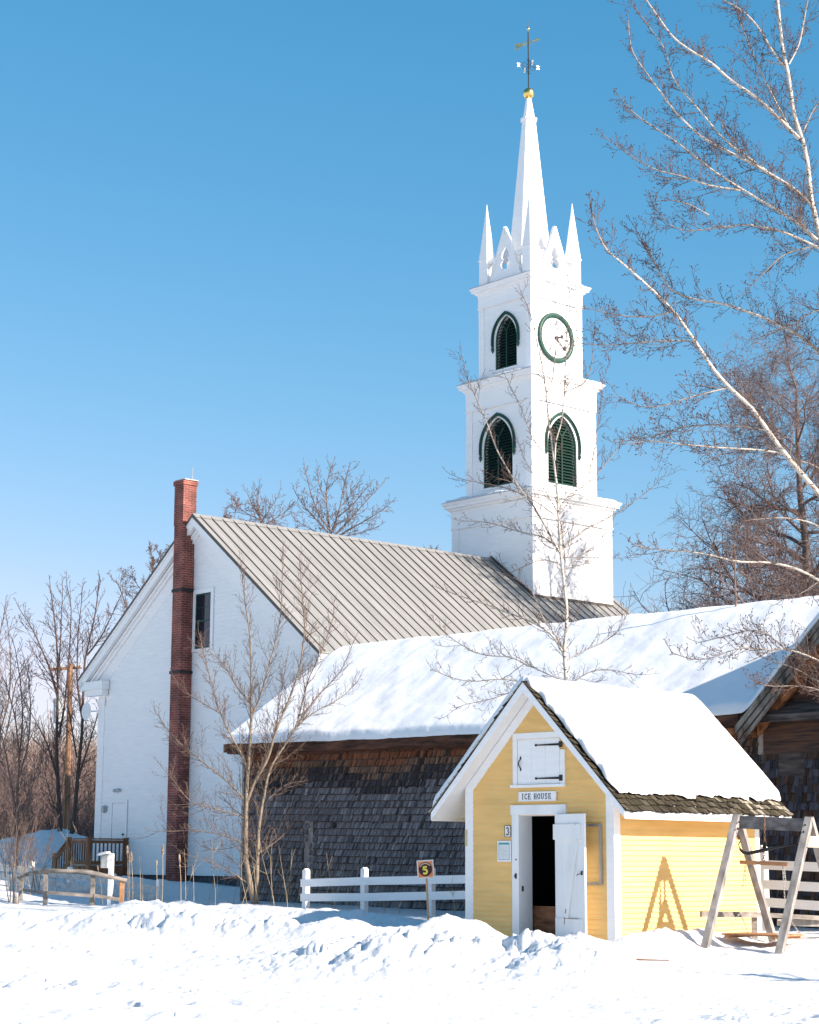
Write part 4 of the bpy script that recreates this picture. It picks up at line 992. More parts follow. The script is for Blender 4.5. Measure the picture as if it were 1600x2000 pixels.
def gothic(face, h, a0, sill, zs, za, w_, hw_, hz, he, dep=.22):
    F = tf(face, h); o, ex, ez, n = [np.array(q, float) for q in F]; ar = arch(w_, zs, za)
    zz = list(np.linspace(sill, zs, 4)) + list(zs + (za - zs) * np.sin(np.linspace(.12, math.pi / 2, 12)))
    out = [(a0 - ar(z), z) for z in zz] + [(a0 + ar(z), z) for z in zz[::-1][1:]]
    root = bpy.data.objects.new('louvered_window', None); COL.objects.link(root); root.parent = CHU
    b = MB()
    for p, q in zip(out, out[1:] + out[:1]):
        P = lambda c, d: o + ex * c[0] + ez * c[1] + n * d
        b.poly([P(p, .006), P(q, .006), P(q, -dep), P(p, -dep)])
    fbox(b, F, a0 - w_ - .02, a0 + w_ + .02, sill - .07, sill, -.05, .05)
    b.build('reveal', WHITE, root)
    b = MB()
    def inset(c, k=.03): return (a0 + (c[0] - a0) * (1 - k / w_), c[1] - (k if c[1] > zs else 0) * (c[1] - zs) / (za - zs))
    for p, q in zip(out[:-1], out[1:]):
        p2, q2 = inset(p, .035), inset(q, .035)
        P = lambda c, d: o + ex * c[0] + ez * c[1] + n * d
        b.prism([P(p, -.07), P(q, -.07), P(q2, -.07), P(p2, -.07)], n * .05)
    fbox(b, F, a0 - w_, a0 + w_, sill, sill + .06, -.07, -.015)
    b.build('green_frame', GREEN, root)
    b = MB(); z = sill + .06
    while z < za - .15:
        wv = min(ar(z), ar(z + .09)) - .03
        if wv > .05:
            P = lambda a, zz_, d: o + ex * (a0 + a) + ez * zz_ + n * d
            b.prism([P(-wv, z, -.035), P(wv, z, -.035), P(wv, z + .085, -.125), P(-wv, z + .085, -.125)], -n * .004 + ez * .014)
        z += .105
    fbox(b, F, a0 - .03, a0 + .03, sill, zs + (za - zs) * .3, -.045, -.015)
    for s_ in (-1, 1):
        P = lambda a, zz_, d: o + ex * (a0 + a) + ez * zz_ + n * d
        z1_ = zs + (za - zs) * .3
        b.prism([P(0, z1_, -.045), P(s_ * w_ * .42, z1_ + .34, -.045), P(s_ * w_ * .36, z1_ + .37, -.045), P(0, z1_ + .07, -.045)], n * .03)
    b.build('louver', LOUV, root)
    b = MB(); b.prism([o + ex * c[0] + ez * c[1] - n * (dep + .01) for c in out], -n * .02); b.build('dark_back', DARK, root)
    # hood mould with pendants
    ho = arch(hw_, he + .22, hz); hi = arch(hw_ - .085, he + .22, hz - .12)
    zz2 = [he, he + .22] + list(he + .22 + (hz - he - .22) * np.sin(np.linspace(.15, math.pi / 2, 12)))
    b = MB(); P = lambda a, zz_, d: o + ex * (a0 + a) + ez * zz_ + n * d
    for s_ in (-1, 1):
        for k_ in range(len(zz2) - 1):
            za_, zb_ = zz2[k_], zz2[k_ + 1]; r_ = (hz - .12 - he) / (hz - he); zai, zbi = he + (za_ - he) * r_, he + (zb_ - he) * r_
            b.prism([P(s_ * ho(za_), za_, .008), P(s_ * ho(zb_), zb_, .008), P(s_ * hi(zbi), zbi, .008), P(s_ * hi(zai), zai, .008)], n * .05)
            m0 = (ho(za_) + hi(zai)) / 2; m1 = (ho(zb_) + hi(zbi)) / 2
            b.prism([P(s_ * (m0 + .02), (za_ + zai) / 2, .079), P(s_ * (m1 + .02), (zb_ + zbi) / 2, .079), P(s_ * (m1 - .02), (zb_ + zbi) / 2, .079), P(s_ * (m0 - .02), (za_ + zai) / 2, .079)], n * .02)
        c_ = s_ * (hw_ - .055); b.tube([P(c_, he + .01, .05), P(c_, he - .05, .05), P(c_, he - .10, .05), P(c_, he - .16, .05), P(c_, he - .26, .05)], [.05, .035, .06, .045, .004], 8)
    b.build('hood_mould', GREEN, root)
T2W = dict(z=(-0.05, 13.80, 15.02, 16.13)); 
stage('tower_base', 1.90, 9.3, 13.02, {}, .30, .52)
cornice(1.90, 13.02, .36, .28)
a2 = arch(.70, 15.14, 16.19)
stage('belfry', 1.55, 13.42, 17.22, {f: (-.05 if f == 'F' else -.08, 13.80, 15.14, 16.19, a2) for f in 'FR'}, .26, .62)
for f in 'FR': gothic(f, 1.55, -.05 if f == 'F' else -.08, 13.80, 15.14, 16.19, .70, .86, 16.35, 15.0)
cornice(1.55, 17.22, .32, .27)
a3 = arch(.52, 18.97, 19.82)
stage('clock_stage', 1.24, 17.58, 20.72, {'F': (.05, 17.95, 18.97, 19.82, a3)}, .22, .42)
gothic('F', 1.24, .05, 17.95, 18.97, 19.82, .52, .67, 19.97, 18.82)
cornice(1.24, 20.72, .30, .27)
# frames around the windows on the white wall, ledge snow
def ledge(h_in, h_out, z, T, seed):
    b = MB(); r = random.Random(seed); o_ = .0
    for face, th0, th1 in (('F', .6, 1.0), ('R', .15, .8)):
        F = tf(face, h_in); N = 26; o, ex, ez, n = [np.array(q, float) for q in F]; wid = h_out - h_in
        prev = None
        for i in range(N + 1):
            a = -h_out + .06 + (2 * h_out - .12) * i / N; t = T * (th0 + (th1 - th0) * (i / N if face == 'R' else 1 - i / N)) * (.55 + .6 * float(vnoise(np.array([i * .45]), np.array([seed * 1.7]), seed)[0]))
            e = wid * (.93 - .25 * r.random() * .4)
            cur = [o + ex * a + ez * z + n * e, o + ex * a + ez * (z + t * .7) + n * (e - .01), o + ex * a + ez * (z + t + .03) + n * (e - .09), o + ex * a + ez * (z + t + .09) + n * (.0), o + ex * a + ez * z + n * .0]
            if prev:
                for k_ in range(4): b.poly([prev[k_], cur[k_], cur[k_ + 1], prev[k_ + 1]])
            else: b.poly(cur[::-1])
            prev = cur
        b.poly(prev)
    return b.build('ledge_snow', SNOW, CHU, True)
ledge(1.58, 2.15, 13.42, .11, 3); ledge(1.27, 1.80, 17.57, .10, 5); ledge(1.0, 1.46, 21.04, .09, 7)
# clock
F = tf('R', 1.24); o, ex, ez, n = [np.array(q, float) for q in F]; ca, cz, cr_ = -.05, 18.99, .86
FQ = lambda d: (tuple(o + ex * ca + ez * cz + n * d), tuple(ex), tuple(ez), tuple(n))
b = MB(); prof = [(cr_ - .155, .012), (cr_ - .155, .05), (cr_ - .11, .085), (cr_ - .04, .095), (cr_ + .01, .07), (cr_ + .02, .012)]
b.lathe(prof, k=48); 
b.f = b.f[:-2]; b.m = b.m[:-2]; b.c = b.c[:-2]
b.frame((o + ex * ca + ez * cz, ex, ez, n)); CK = b.build('clock', GREEN, CHU, True); CK['label'] = 'round white clock with a green rim and Roman numerals'
b = MB(); b.prism([o + ex * (ca + (cr_ - .11) * math.cos(t)) + ez * (cz + (cr_ - .11) * math.sin(t)) + n * .010 for t in np.linspace(0, 2 * math.pi, 40, endpoint=False)], n * .012); b.build('clock_face', WHITE, CK)
b = MB()
for i, nm in enumerate(('XII', 'I', 'II', 'III', 'IIII', 'V', 'VI', 'VII', 'VIII', 'IX', 'X', 'XI')):
    ang = math.pi / 2 - i * math.pi / 6; rot = ang - math.pi / 2; L = sum(.028 if c == 'I' else .062 for c in nm); x = -L / 2
    for c in nm:
        w_ = .028 if c == 'I' else .062; Fq = FQ(.0225)
        for pts, wg in ([([(.5, 0), (.5, 1)], 1)] if c == 'I' else GL[c]):
            q = []
            for px_, pz_ in pts:
                lx = x + px_ * w_; lz = .54 + (pz_ - .5) * .16; q.append(np.array([lx * math.cos(rot) - lz * math.sin(rot), lx * math.sin(rot) + lz * math.cos(rot)]))
            t = q[1] - q[0]; t /= np.linalg.norm(t); nn = np.array([-t[1], t[0]]) * .010 * wg
            oo = np.array(Fq[0]); b.prism([oo + ex * c2[0] + ez * c2[1] for c2 in (q[0] + nn, q[1] + nn, q[1] - nn, q[0] - nn)], n * (.003 + .001 * wg))
        x += w_
for i in range(60):
    t = 2 * math.pi * i / 60; r0 = .665; s_ = .0055 if i % 5 else .011; c_ = np.array([r0 * math.cos(t), r0 * math.sin(t)]); oo = np.array(FQ(.0225)[0])
    b.prism([oo + ex * (c_[0] + s_ * i_) + ez * (c_[1] + s_ * j_) for i_, j_ in ((-1, -1), (1, -1), (1, 1), (-1, 1))], n * .003)
b.build('numerals', INK, CK)
for ln, wd, ang, nm in ((.38, .085, 17, 'hour_hand'), (.60, .05, -40, 'minute_hand')):
    t = R_(ang); d = np.array([math.cos(t), math.sin(t)]); p = np.array([-d[1], d[0]]); oo = np.array(FQ(.05 if ln > .5 else .04)[0])
    sh = [(-.07, .4), (0, .8), (ln * .35, .35), (ln * .72, .30), (ln * .78, 1.0), (ln * .86, .8), (ln, .05)]
    pts = [d * a + p * wd * k_ / 1.0 for a, k_ in sh] + [d * a - p * wd * k_ for a, k_ in sh[::-1]]
    b = MB(); b.prism([oo + ex * c_[0] + ez * c_[1] for c_ in pts], n * .006); 
    if ln < .5: b.prism([oo + ex * .055 * math.cos(s_) + ez * .055 * math.sin(s_) for s_ in np.linspace(0, 2 * math.pi, 14, endpoint=False)], n * .02)
    b.build(nm, INK, CK)
# crown: parapet, tracery gables, pinnacles
for sx in (-1, 1):
    for sy in (-1, 1):
        cx_, cy_ = sx * 1.06, TY + sy * 1.06; s_ = .195
        b = MB(); q = math.sqrt(2)
        b.lathe([(s_ * q, 21.08), (s_ * q, 22.18), (s_ * q * .84, 22.45), (s_ * q * .50, 23.15), (s_ * q * .2, 23.75), (.006, 24.14)], cx_, cy_, 4, 0, math.pi / 4)
        b.lathe([(s_ * q + .02, 22.02), (s_ * q + .045, 22.06), (s_ * q + .02, 22.10)], cx_, cy_, 4, 0, math.pi / 4)
        b.build('pinnacle', WHITE, CHU)
for face in 'FRBL':
    F = tf(face, 1.16); b = MB()
    for a0, a1 in ((-.88, -.50), (.50, .88)):
        fbox(b, F, a0, a1, 21.90, 22.06, -.16, 0); fbox(b, F, a0, a1, 21.12, 21.46, -.14, -.01)
    fbox(b, F, -.64, -.60, 21.46, 21.90, -.10, -.04); fbox(b, F, .60, .64, 21.46, 21.90, -.10, -.04)
    b.build('parapet_rail', WHITE, CHU)
    # gable with trefoil opening, built as rows on either side of the opening
    b = MB(); o, ex, ez, n = [np.array(q_, float) for q_ in F]
    def outer(z): return .70 * max(0, (23.02 - z)) / (23.02 - 21.30) + .02
    def inner(z):
        if z < 21.50 or z > 22.34: return 0
        if z < 21.86: return .13 + .10 * math.sin((z - 21.50) / .36 * math.pi) - .0
        if z < 22.06: return .10 + .09 * math.sin((z - 21.86) / .20 * math.pi)
        return .17 * (22.34 - z) / .28
    zz = list(np.linspace(21.12, 21.50, 3)) + list(np.linspace(21.501, 22.34, 22)) + [22.6, 23.02]
    for z0_, z1_ in zip(zz[:-1], zz[1:]):
        for s_ in (-1, 1):
            i0, i1 = inner(z0_ + 1e-4), inner(z1_ - 1e-4)
            q_ = [o + ex * s_ * i0 + ez * z0_, o + ex * s_ * outer(z0_) + ez * z0_, o + ex * s_ * outer(z1_) + ez * z1_, o + ex * s_ * i1 + ez * z1_]
            b.prism([p + n * .001 for p in q_], n * .055)
    for s_ in (-1, 1):
        b.prism([o + ex * s_ * .03 + ez * 23.02 - n * .03, o + ex * s_ * .73 + ez * 21.3 - n * .03, o + ex * s_ * .66 + ez * 21.3 - n * .03, o + ez * 22.90 - n * .03], n * .13)
    b.build('tracery_gable', WHITE, CHU)
b = MB(); q = 1 / math.cos(math.pi / 8)
b.lathe([(.80 * q, 21.1), (.80 * q, 21.9), (.74 * q, 22.0), (.235 * q, 27.22), (.29 * q, 27.24), (.29 * q, 27.30), (.205 * q, 27.34), (.09 * q, 28.06)], 0, TY, 8, 0, math.pi / 8); b.build('spire', WHITE, CHU)
# weathervane
b = MB(); b.tube([(0, TY, 28.0), (0, TY, 30.6)], .022, 6); b.tube([(0, TY, 30.6), (0, TY, 31.1)], [.012, .003], 5)
VN = b.build('weathervane', BLACK, CHU); VN['label'] = 'gilded weathervane with ball, direction arms and arrow'
b = MB(); b.sphere((0, TY, 28.27), .205, 20); b.sphere((0, TY, 30.73), .055, 12); b.build('gold_ball', GOLD, VN, True)
cw, sw_ = math.cos(R_(48.19)), math.sin(R_(48.19))
def wdir(x, y): return np.array([x * cw - y * sw_, x * sw_ + y * cw, 0])   # a direction of the world, in church axes
e1 = wdir(.95, .31); e2 = np.array([-e1[1], e1[0], 0]); c0 = np.array([0, TY, 29.30])
b = MB()
for e in (e1, -e1, e2, -e2):
    b.tube([c0, c0 + e * .30], .008, 5)
    for s_ in (-1, 1):
        pts = [c0 + e * (.05 + .09 * (1 - math.cos(t))) + np.array([0, 0, s_ * (.06 + .07 * math.sin(t))]) for t in np.linspace(0, math.pi * 1.3, 10)]; b.tube(pts, .007, 4)
        pts = [c0 + e * (.02 + .05 * math.sin(t)) + np.array([0, 0, s_ * (.18 + .10 * t / 3)]) for t in np.linspace(0, math.pi, 8)]; b.tube(pts, .007, 4)
b.build('scroll_arm', BLACK, VN)
b = MB()
for e in (e1, -e1, e2, -e2):
    p = c0 + e * .37; sdv = e
    for i in (-1, 1):
        for j in (-1, 1): b.tube([p, p + sdv * .06 * i + np.array([0, 0, .07 * j])], .02, 5)
    b.tube([p + [0, 0, -.06], p + [0, 0, .06]], .02, 5)
b.build('letter_plate', mat('bright_gilt', (.95, .88, .7), .3, .03, metal=.9), VN)
va = wdir(.83, -.35); va[2] = .14; c1 = np.array([0, TY, 30.20]); va = va / np.linalg.norm(va)
b = MB(); b.tube([c1 - va * .42, c1 + va * .38], .02, 6); up_ = np.array([0, 0, 1.0])
for k_ in range(4): 
    for s_ in (-1, 1): b.prism([c1 - va * (.22 + .06 * k_), c1 - va * (.32 + .06 * k_) + up_ * s_ * .11, c1 - va * (.36 + .06 * k_) + up_ * s_ * .10, c1 - va * (.26 + .06 * k_)], e2 * .012)
b.prism([c1 + va * .46, c1 + va * .30 + up_ * .08, c1 + va * .33, c1 + va * .30 - up_ * .08], e2 * .014)
for s_ in (-1, 1): b.tube([c1 + va * .1 * math.cos(t) * 1.5 + up_ * (.06 * s_ + .06 * math.sin(t)) for t in np.linspace(0, 6.28, 12)], .008, 4)
b.build('arrow', mat('aged_gilt', (.45, .42, .18), .45, .2, metal=.6), VN)

# ================================================================== PORCH
PO_ = thing('wooden_porch', 'small brown wooden porch with balusters and steps at the church side door', 'porch', (-6.283, 53.929, 0), -R_(48.19))
px0, px1, py0, py1, pz = -4.45, -3.36, -1.05, .24, 1.18
b = MB()
for i in range(9): b.box(px0, px1, py0 + .142 * i, py0 + .142 * i + .135, pz - .04, pz)
b.box(px0, px1, py0 - .03, py0 - .001, pz - .32, pz - .01); b.box(px1, px1 + .03, py0, py1, pz - .32, pz - .01)
b.build('deck', DECK, PO_)
b = MB(); b.box(px0 + .08, px1 - .08, py0 + .1, py1 - .1, pz + .001, pz + .06); b.build('deck_snow', SNOW, PO_)
def rail_run(a, c, za, zc, n, post_end=True):
    a = np.array(a, float); c = np.array(c, float)
    b = MB(); b.beam((*a, za + .78), (*c, zc + .78), .10, .04); b.beam((*a, za + .70), (*c, zc + .70), .04, .09); b.beam((*a, za + .10), (*c, zc + .10), .04, .09); b.build('handrail', DECK, PO_)
    for i in range(n):
        t = (i + .7) / (n + .4); p = a + (c - a) * t; z = za + (zc - za) * t; b = MB(); b.box(p[0] - .019, p[0] + .019, p[1] - .019, p[1] + .019, z + .12, z + .68); b.build('baluster', DECK, PO_)
rail_run((px1, py0), (px1, py1), pz, pz, 9); rail_run((px0, py0), (px1, py0), pz, pz, 8); rail_run((px0 - .75, py0), (px0, py0), pz - .55, pz, 5)
for x, y, z0, z1 in ((px1, py0, .5, 2.02), (px0, py0, .5, 2.02), (px0 - .75, py0, .4, 1.55), (px1, py1, .6, 2.0)):
    b = MB(); b.box(x - .06, x + .06, y - .06, y + .06, z0, z1); b.build('post', DECK, PO_)
b = MB()
for i in range(3): b.box(px0 - .25 * (i + 1), px0 - .25 * i - .004, py0, py1 - .1, pz - .2 * (i + 1) - .04, pz - .2 * (i + 1))
b.build('step', DECK, PO_)
# ================================================================== TREES
class Tubes:
    """thousands of tapering tubes made at once"""
    def __init__(s): s.g = {}; s.n = 0
    def add(s, pts, rad, k=3):
        e = s.g.setdefault((len(pts), k), ([], [])); e[0].append(pts); e[1].append(rad); s.n += 1
    def build(s, name, material, parent=None, origin=(0, 0, 0)):
        VV, FF, RR = [], [], []; base = 0
        for (n, k), (P, R) in s.g.items():
            P = np.array(P, float) - np.array(origin, float); R = np.array(R, float); M = len(P)
            T = np.empty_like(P); T[:, 1:-1] = P[:, 2:] - P[:, :-2]; T[:, 0] = P[:, 1] - P[:, 0]; T[:, -1] = P[:, -1] - P[:, -2]
            T /= np.linalg.norm(T, axis=2, keepdims=True) + 1e-12
            main = P[:, -1] - P[:, 0]; ref = np.where((np.abs(main[:, 2]) < .85 * np.linalg.norm(main, axis=1))[:, None], [0, 0, 1.0], [1.0, 0, 0])[:, None, :]
            A = np.cross(T, ref); A /= np.linalg.norm(A, axis=2, keepdims=True) + 1e-12; B = np.cross(T, A)
            th = np.arange(k) * 2 * math.pi / k
            V = P[:, :, None, :] + R[:, :, None, None] * (np.cos(th)[None, None, :, None] * A[:, :, None, :] + np.sin(th)[None, None, :, None] * B[:, :, None, :])
            VV.append(V.reshape(-1, 3)); RR.append(np.repeat(R.reshape(-1), k))
            m = np.arange(M)[:, None, None] * n * k; i = np.arange(n - 1)[None, :, None] * k; j = np.arange(k)[None, None, :]; j2 = (j + 1) % k
            F = np.stack([m + i + j, m + i + j2, m + i + k + j2, m + i + k + j], -1).reshape(-1, 4) + base
            FF.append(F); base += M * n * k
        return arr_mesh(name, np.concatenate(VV), np.concatenate(FF), material, parent, True, {'rad': np.concatenate(RR)})
def nrm(v):
    l = math.sqrt(v[0] * v[0] + v[1] * v[1] + v[2] * v[2]) + 1e-12; return (v[0] / l, v[1] / l, v[2] / l)
def rperp(d, rg):
    while True:
        r = (rg.gauss(0, 1), rg.gauss(0, 1), rg.gauss(0, 1)); dt = r[0] * d[0] + r[1] * d[1] + r[2] * d[2]
        q = (r[0] - dt * d[0], r[1] - dt * d[1], r[2] - dt * d[2])
        if q[0] ** 2 + q[1] ** 2 + q[2] ** 2 > .05: return nrm(q)
def grow(T, B, p, d, L, r, lev, P, rg):
    n = P['seg'][lev]; w = P['wig'][lev]; up = P['up'][lev]; pts = [p]; rad = [r]; step = L / n; rt = max(r * P['tap'], P['rmin'])
    dirs = [d]
    for i in range(n):
        d = nrm((d[0] + rg.gauss(0, w), d[1] + rg.gauss(0, w), d[2] + rg.gauss(0, w) + up)); p = (p[0] + d[0] * step, p[1] + d[1] * step, p[2] + d[2] * step)
        pts.append(p); dirs.append(d); rad.append(r + (rt - r) * (i + 1) / n)
    T.add(pts, rad, P['k'][lev])
    if lev < P['max']:
        c = P['n'][lev]; c = int(c * rg.uniform(.75, 1.25) * max(.5, min(1.6, L / P['ref'][lev]))) if P.get('scale') else c
        for j in range(c):
            t = P['t0'][lev] + (1 - P['t0'][lev]) * (j + rg.random()) / c; f = t * n; i = min(int(f), n - 1); f -= i
            q = tuple(pts[i][m] + (pts[i + 1][m] - pts[i][m]) * f for m in range(3)); dd = dirs[i + 1]; pe = rperp(dd, rg); a = P['ang'][lev] * rg.uniform(.7, 1.25)
            cd = nrm(tuple(dd[m] * math.cos(a) + pe[m] * math.sin(a) for m in range(3)))
            cl = L * P['lr'][lev] * (1 - P.get('fall', .55) * t) * rg.uniform(.6, 1.25)
            grow(T, B, q, cd, cl, max(P['rmin'], min(r * P['rr'] * (1 - .5 * t), (rad[i]) * .8)), lev + 1, P, rg)
    elif B is not None and rg.random() < P['bud']:
        s_ = P['bs'] * rg.uniform(.7, 1.3); e = (p[0] + d[0] * s_ * 1.6, p[1] + d[1] * s_ * 1.6, p[2] + d[2] * s_ * 1.6); m_ = tuple((p[i] + e[i]) / 2 for i in range(3))
        B.add([p, m_, e], [s_ * .15, s_ * .42, s_ * .05], 4)
def parse(s):
    return [tuple(float(c) for c in w.split(',')) for w in s.split()]
def guided(name, label, cat, limbs, base, barks, P, rg, spc, tw, sizes=(0.2, .7), group=None, drift=.8, crown_up=.25, first=0, budm=None, ws=1.0):
    """a tree whose main limbs follow the photograph in outline and wander in depth; twigs grow from them"""
    root = thing(name, label, cat, (base[0], base[1], gz(base[0], base[1]) - .05), 0, group)
    o = np.array(root.location)
    T = Tubes(); C = Tubes(); Bd = Tubes() if budm else None; hist = []
    for li, (s, w0, w1) in enumerate(limbs):
        px = parse(s); x0, y0 = px[0][:2]
        if li < first or not hist: Yb = base[1]
        else:
            hh = np.array(hist); k = np.argmin((hh[:, 0] - x0) ** 2 + (hh[:, 1] - y0) ** 2); Yb = hh[k, 2]
        px = np.array(px); seg = np.hypot(*(px[1:] - px[:-1]).T); S = np.concatenate([[0], np.cumsum(seg)]); tot = S[-1]
        m = max(4, int(tot / 28)); tt = np.linspace(0, tot, m * 2 + 1)
        # smooth the traced line
        X = np.interp(tt, S, px[:, 0]); Yp = np.interp(tt, S, px[:, 1])
        for _ in range(2):
            X[1:-1] = (X[:-2] + 2 * X[1:-1] + X[2:]) / 4; Yp[1:-1] = (Yp[:-2] + 2 * Yp[1:-1] + Yp[2:]) / 4
        dr = (rg.uniform(-1, 1) * drift * tot / 300.0) if li >= first else 0
        Yd = Yb + dr * (tt / tot) ** 1.2
        pts = [atY(a, b_, c) for a, b_, c in zip(X, Yp, Yd)]
        hist += [(a, b_, c) for a, b_, c in zip(X, Yp, Yd)]
        mpp = Yb / CAM_F * ws; rad = [(w0 + (w1 - w0) * (t / tot) ** .8) * mpp / 2 for t in tt]
        q = pts; (T if w0 > 5 else C).add([tuple(p) for p in q], rad, 8 if w0 > 9 else 6) 
        Lm = tot * Yb / CAM_F; s_ = spc * (1.2 if li < first else .6)
        while s_ < Lm:
            t = s_ / Lm; i = min(int(t * (len(q) - 1)), len(q) - 2); p = q[i] + (q[i + 1] - q[i]) * (t * (len(q) - 1) - i)
            vis = -200 < X[i] < 1750 and -250 < Yp[i] < 2100
            if vis and (li >= first or t > .12 * (first > 0)) and p[2] > o[2] + .5:
                d = nrm(q[i + 1] - q[i]); pe = rperp(d, rg); pe = nrm((pe[0], pe[1] * .8, pe[2] + crown_up)); a = rg.uniform(.55, 1.15)
                cd = nrm(tuple(d[m_] * math.cos(a) + pe[m_] * math.sin(a) for m_ in range(3)))
                L = rg.uniform(*sizes) * (1 - .45 * t) * (.5 + .5 * min(1, Lm / 2)); 
                if rg.random() < .22: L *= tw
                grow(C, Bd, tuple(p), cd, L, max(P['rmin'] * 1.3, min(rad[i] * .5, .004 + L * .006)), 0, P, rg)
            s_ += spc * rg.uniform(.5, 1.5)
        d = nrm(q[-1] - q[-2]); grow(C, Bd, tuple(q[-1]), d, sizes[1] * .5, rad[-1], 0, P, rg)
    T.build('trunk', barks, root, o) if T.n else None
    c = C.build('crown', barks, root, o)
    if Bd and Bd.n: b_ = Bd.build('buds', budm, root, o)
    return root

PT1 = dict(seg=[5, 3, 2], wig=[.13, .2, .2], up=[.10, .14, .1], tap=.4, rmin=.0031, k=[4, 3, 3], max=2, n=[6, 3], t0=[.15, .2], ang=[.8, .8], lr=[.42, .5], rr=.6, bud=1.0, bs=.021, scale=True, ref=[.5, .2], fall=.4)
L1 = [("1705,1850 1700,1400 1680,1000 1650,700 1625,560 1600,453 1584,390 1578,319 1569,275 1550,225 1541,147 1531,109 1523,47 1519,0 1514,-60", 34, 8),
 ("1690,1150 1650,1020 1600,965 1555,913 1513,860 1467,794 1422,755 1390,717 1359,668 1317,608 1282,573 1240,535 1208,507 1184,490 1162,444 1155,409", 19, 3),
 ("1660,800 1600,685 1555,650 1513,629 1450,605 1415,593 1352,584 1310,570 1296,545 1271,500 1240,444", 13, 2.5),
 ("1605,487 1553,462 1522,450 1459,437 1412,444 1334,453 1303,437 1278,406", 8, 2), ("1597,469 1553,431 1506,403 1453,372 1397,337 1366,312 1319,275 1275,247 1234,219 1216,194", 10, 2.5),
 ("1447,372 1381,362 1334,344 1275,331 1225,300 1187,272", 6, 2), ("1588,403 1553,369 1506,341 1475,322 1412,291 1366,266 1319,219 1287,175 1256,134 1231,97 1228,47", 11, 2.5),
 ("1497,334 1412,272 1375,225 1344,191 1312,153 1300,94 1275,62 1234,6", 8, 2), ("1562,272 1522,231 1475,187 1428,159 1391,122 1350,100 1312,72 1287,34 1262,0 1240,-40", 12, 3),
 ("1540,245 1519,206 1494,156 1469,103 1441,31 1425,-20", 6, 2), ("1537,134 1512,106 1481,50 1450,19 1412,0 1380,-30", 8, 3), ("1541,125 1562,87 1569,47 1578,0 1585,-40", 6, 3),
 ("1568,259 1590,210 1620,170", 5, 2), ("1610,478 1587,481 1531,494 1500,525 1459,566", 6, 2), ("1385,420 1340,395 1300,390", 4, 1.5),
 ("1690,1230 1650,1165 1600,1133 1555,1109 1502,1098 1439,1098 1390,1084 1345,1077 1289,1074 1247,1067", 10, 2.5), ("1530,885 1478,878 1397,874 1324,867 1275,860 1230,866", 6, 2),
 ("1500,840 1450,832 1380,829 1324,836 1275,853 1205,864", 6, 2), ("1422,757 1415,759 1345,776 1296,794 1250,797 1208,773", 5, 1.8), ("1359,668 1324,664 1257,668 1187,675 1138,671", 4.5, 1.8),
 ("1317,608 1261,621 1198,615 1145,601", 4.5, 1.8), ("1296,545 1271,500 1250,470", 4, 1.5), ("1660,1330 1600,1290 1560,1274 1530,1264 1506,1272 1468,1264 1440,1266 1416,1274 1390,1288 1346,1289 1315,1275", 7, 1.8),
 ("1530,1264 1508,1242 1474,1226 1444,1236 1410,1244 1372,1254", 4, 1.5), ("1650,1370 1600,1330 1570,1314 1536,1298 1500,1290 1476,1272", 6, 1.6), ("1650,1375 1598,1344 1540,1338 1510,1343 1492,1340 1468,1328", 5, 1.6),
 ("1660,1000 1600,910 1560,900 1500,880", 6, 3), ("1650,620 1600,600 1540,640 1480,660", 5, 2), ("1640,1060 1590,1020 1530,1010 1470,1015", 6, 2), ("1600,1135 1560,1165 1510,1160 1470,1150", 4, 1.5)]
guided('birch_tree', 'large pale barked birch whose trunk and budding branches fill the right edge', 'tree', L1, (7.98, 32.6), BARK_W, PT1, random.Random(21), .052, 1.7, (.16, .60), drift=1.0, first=1, budm=BUD, ws=.78)

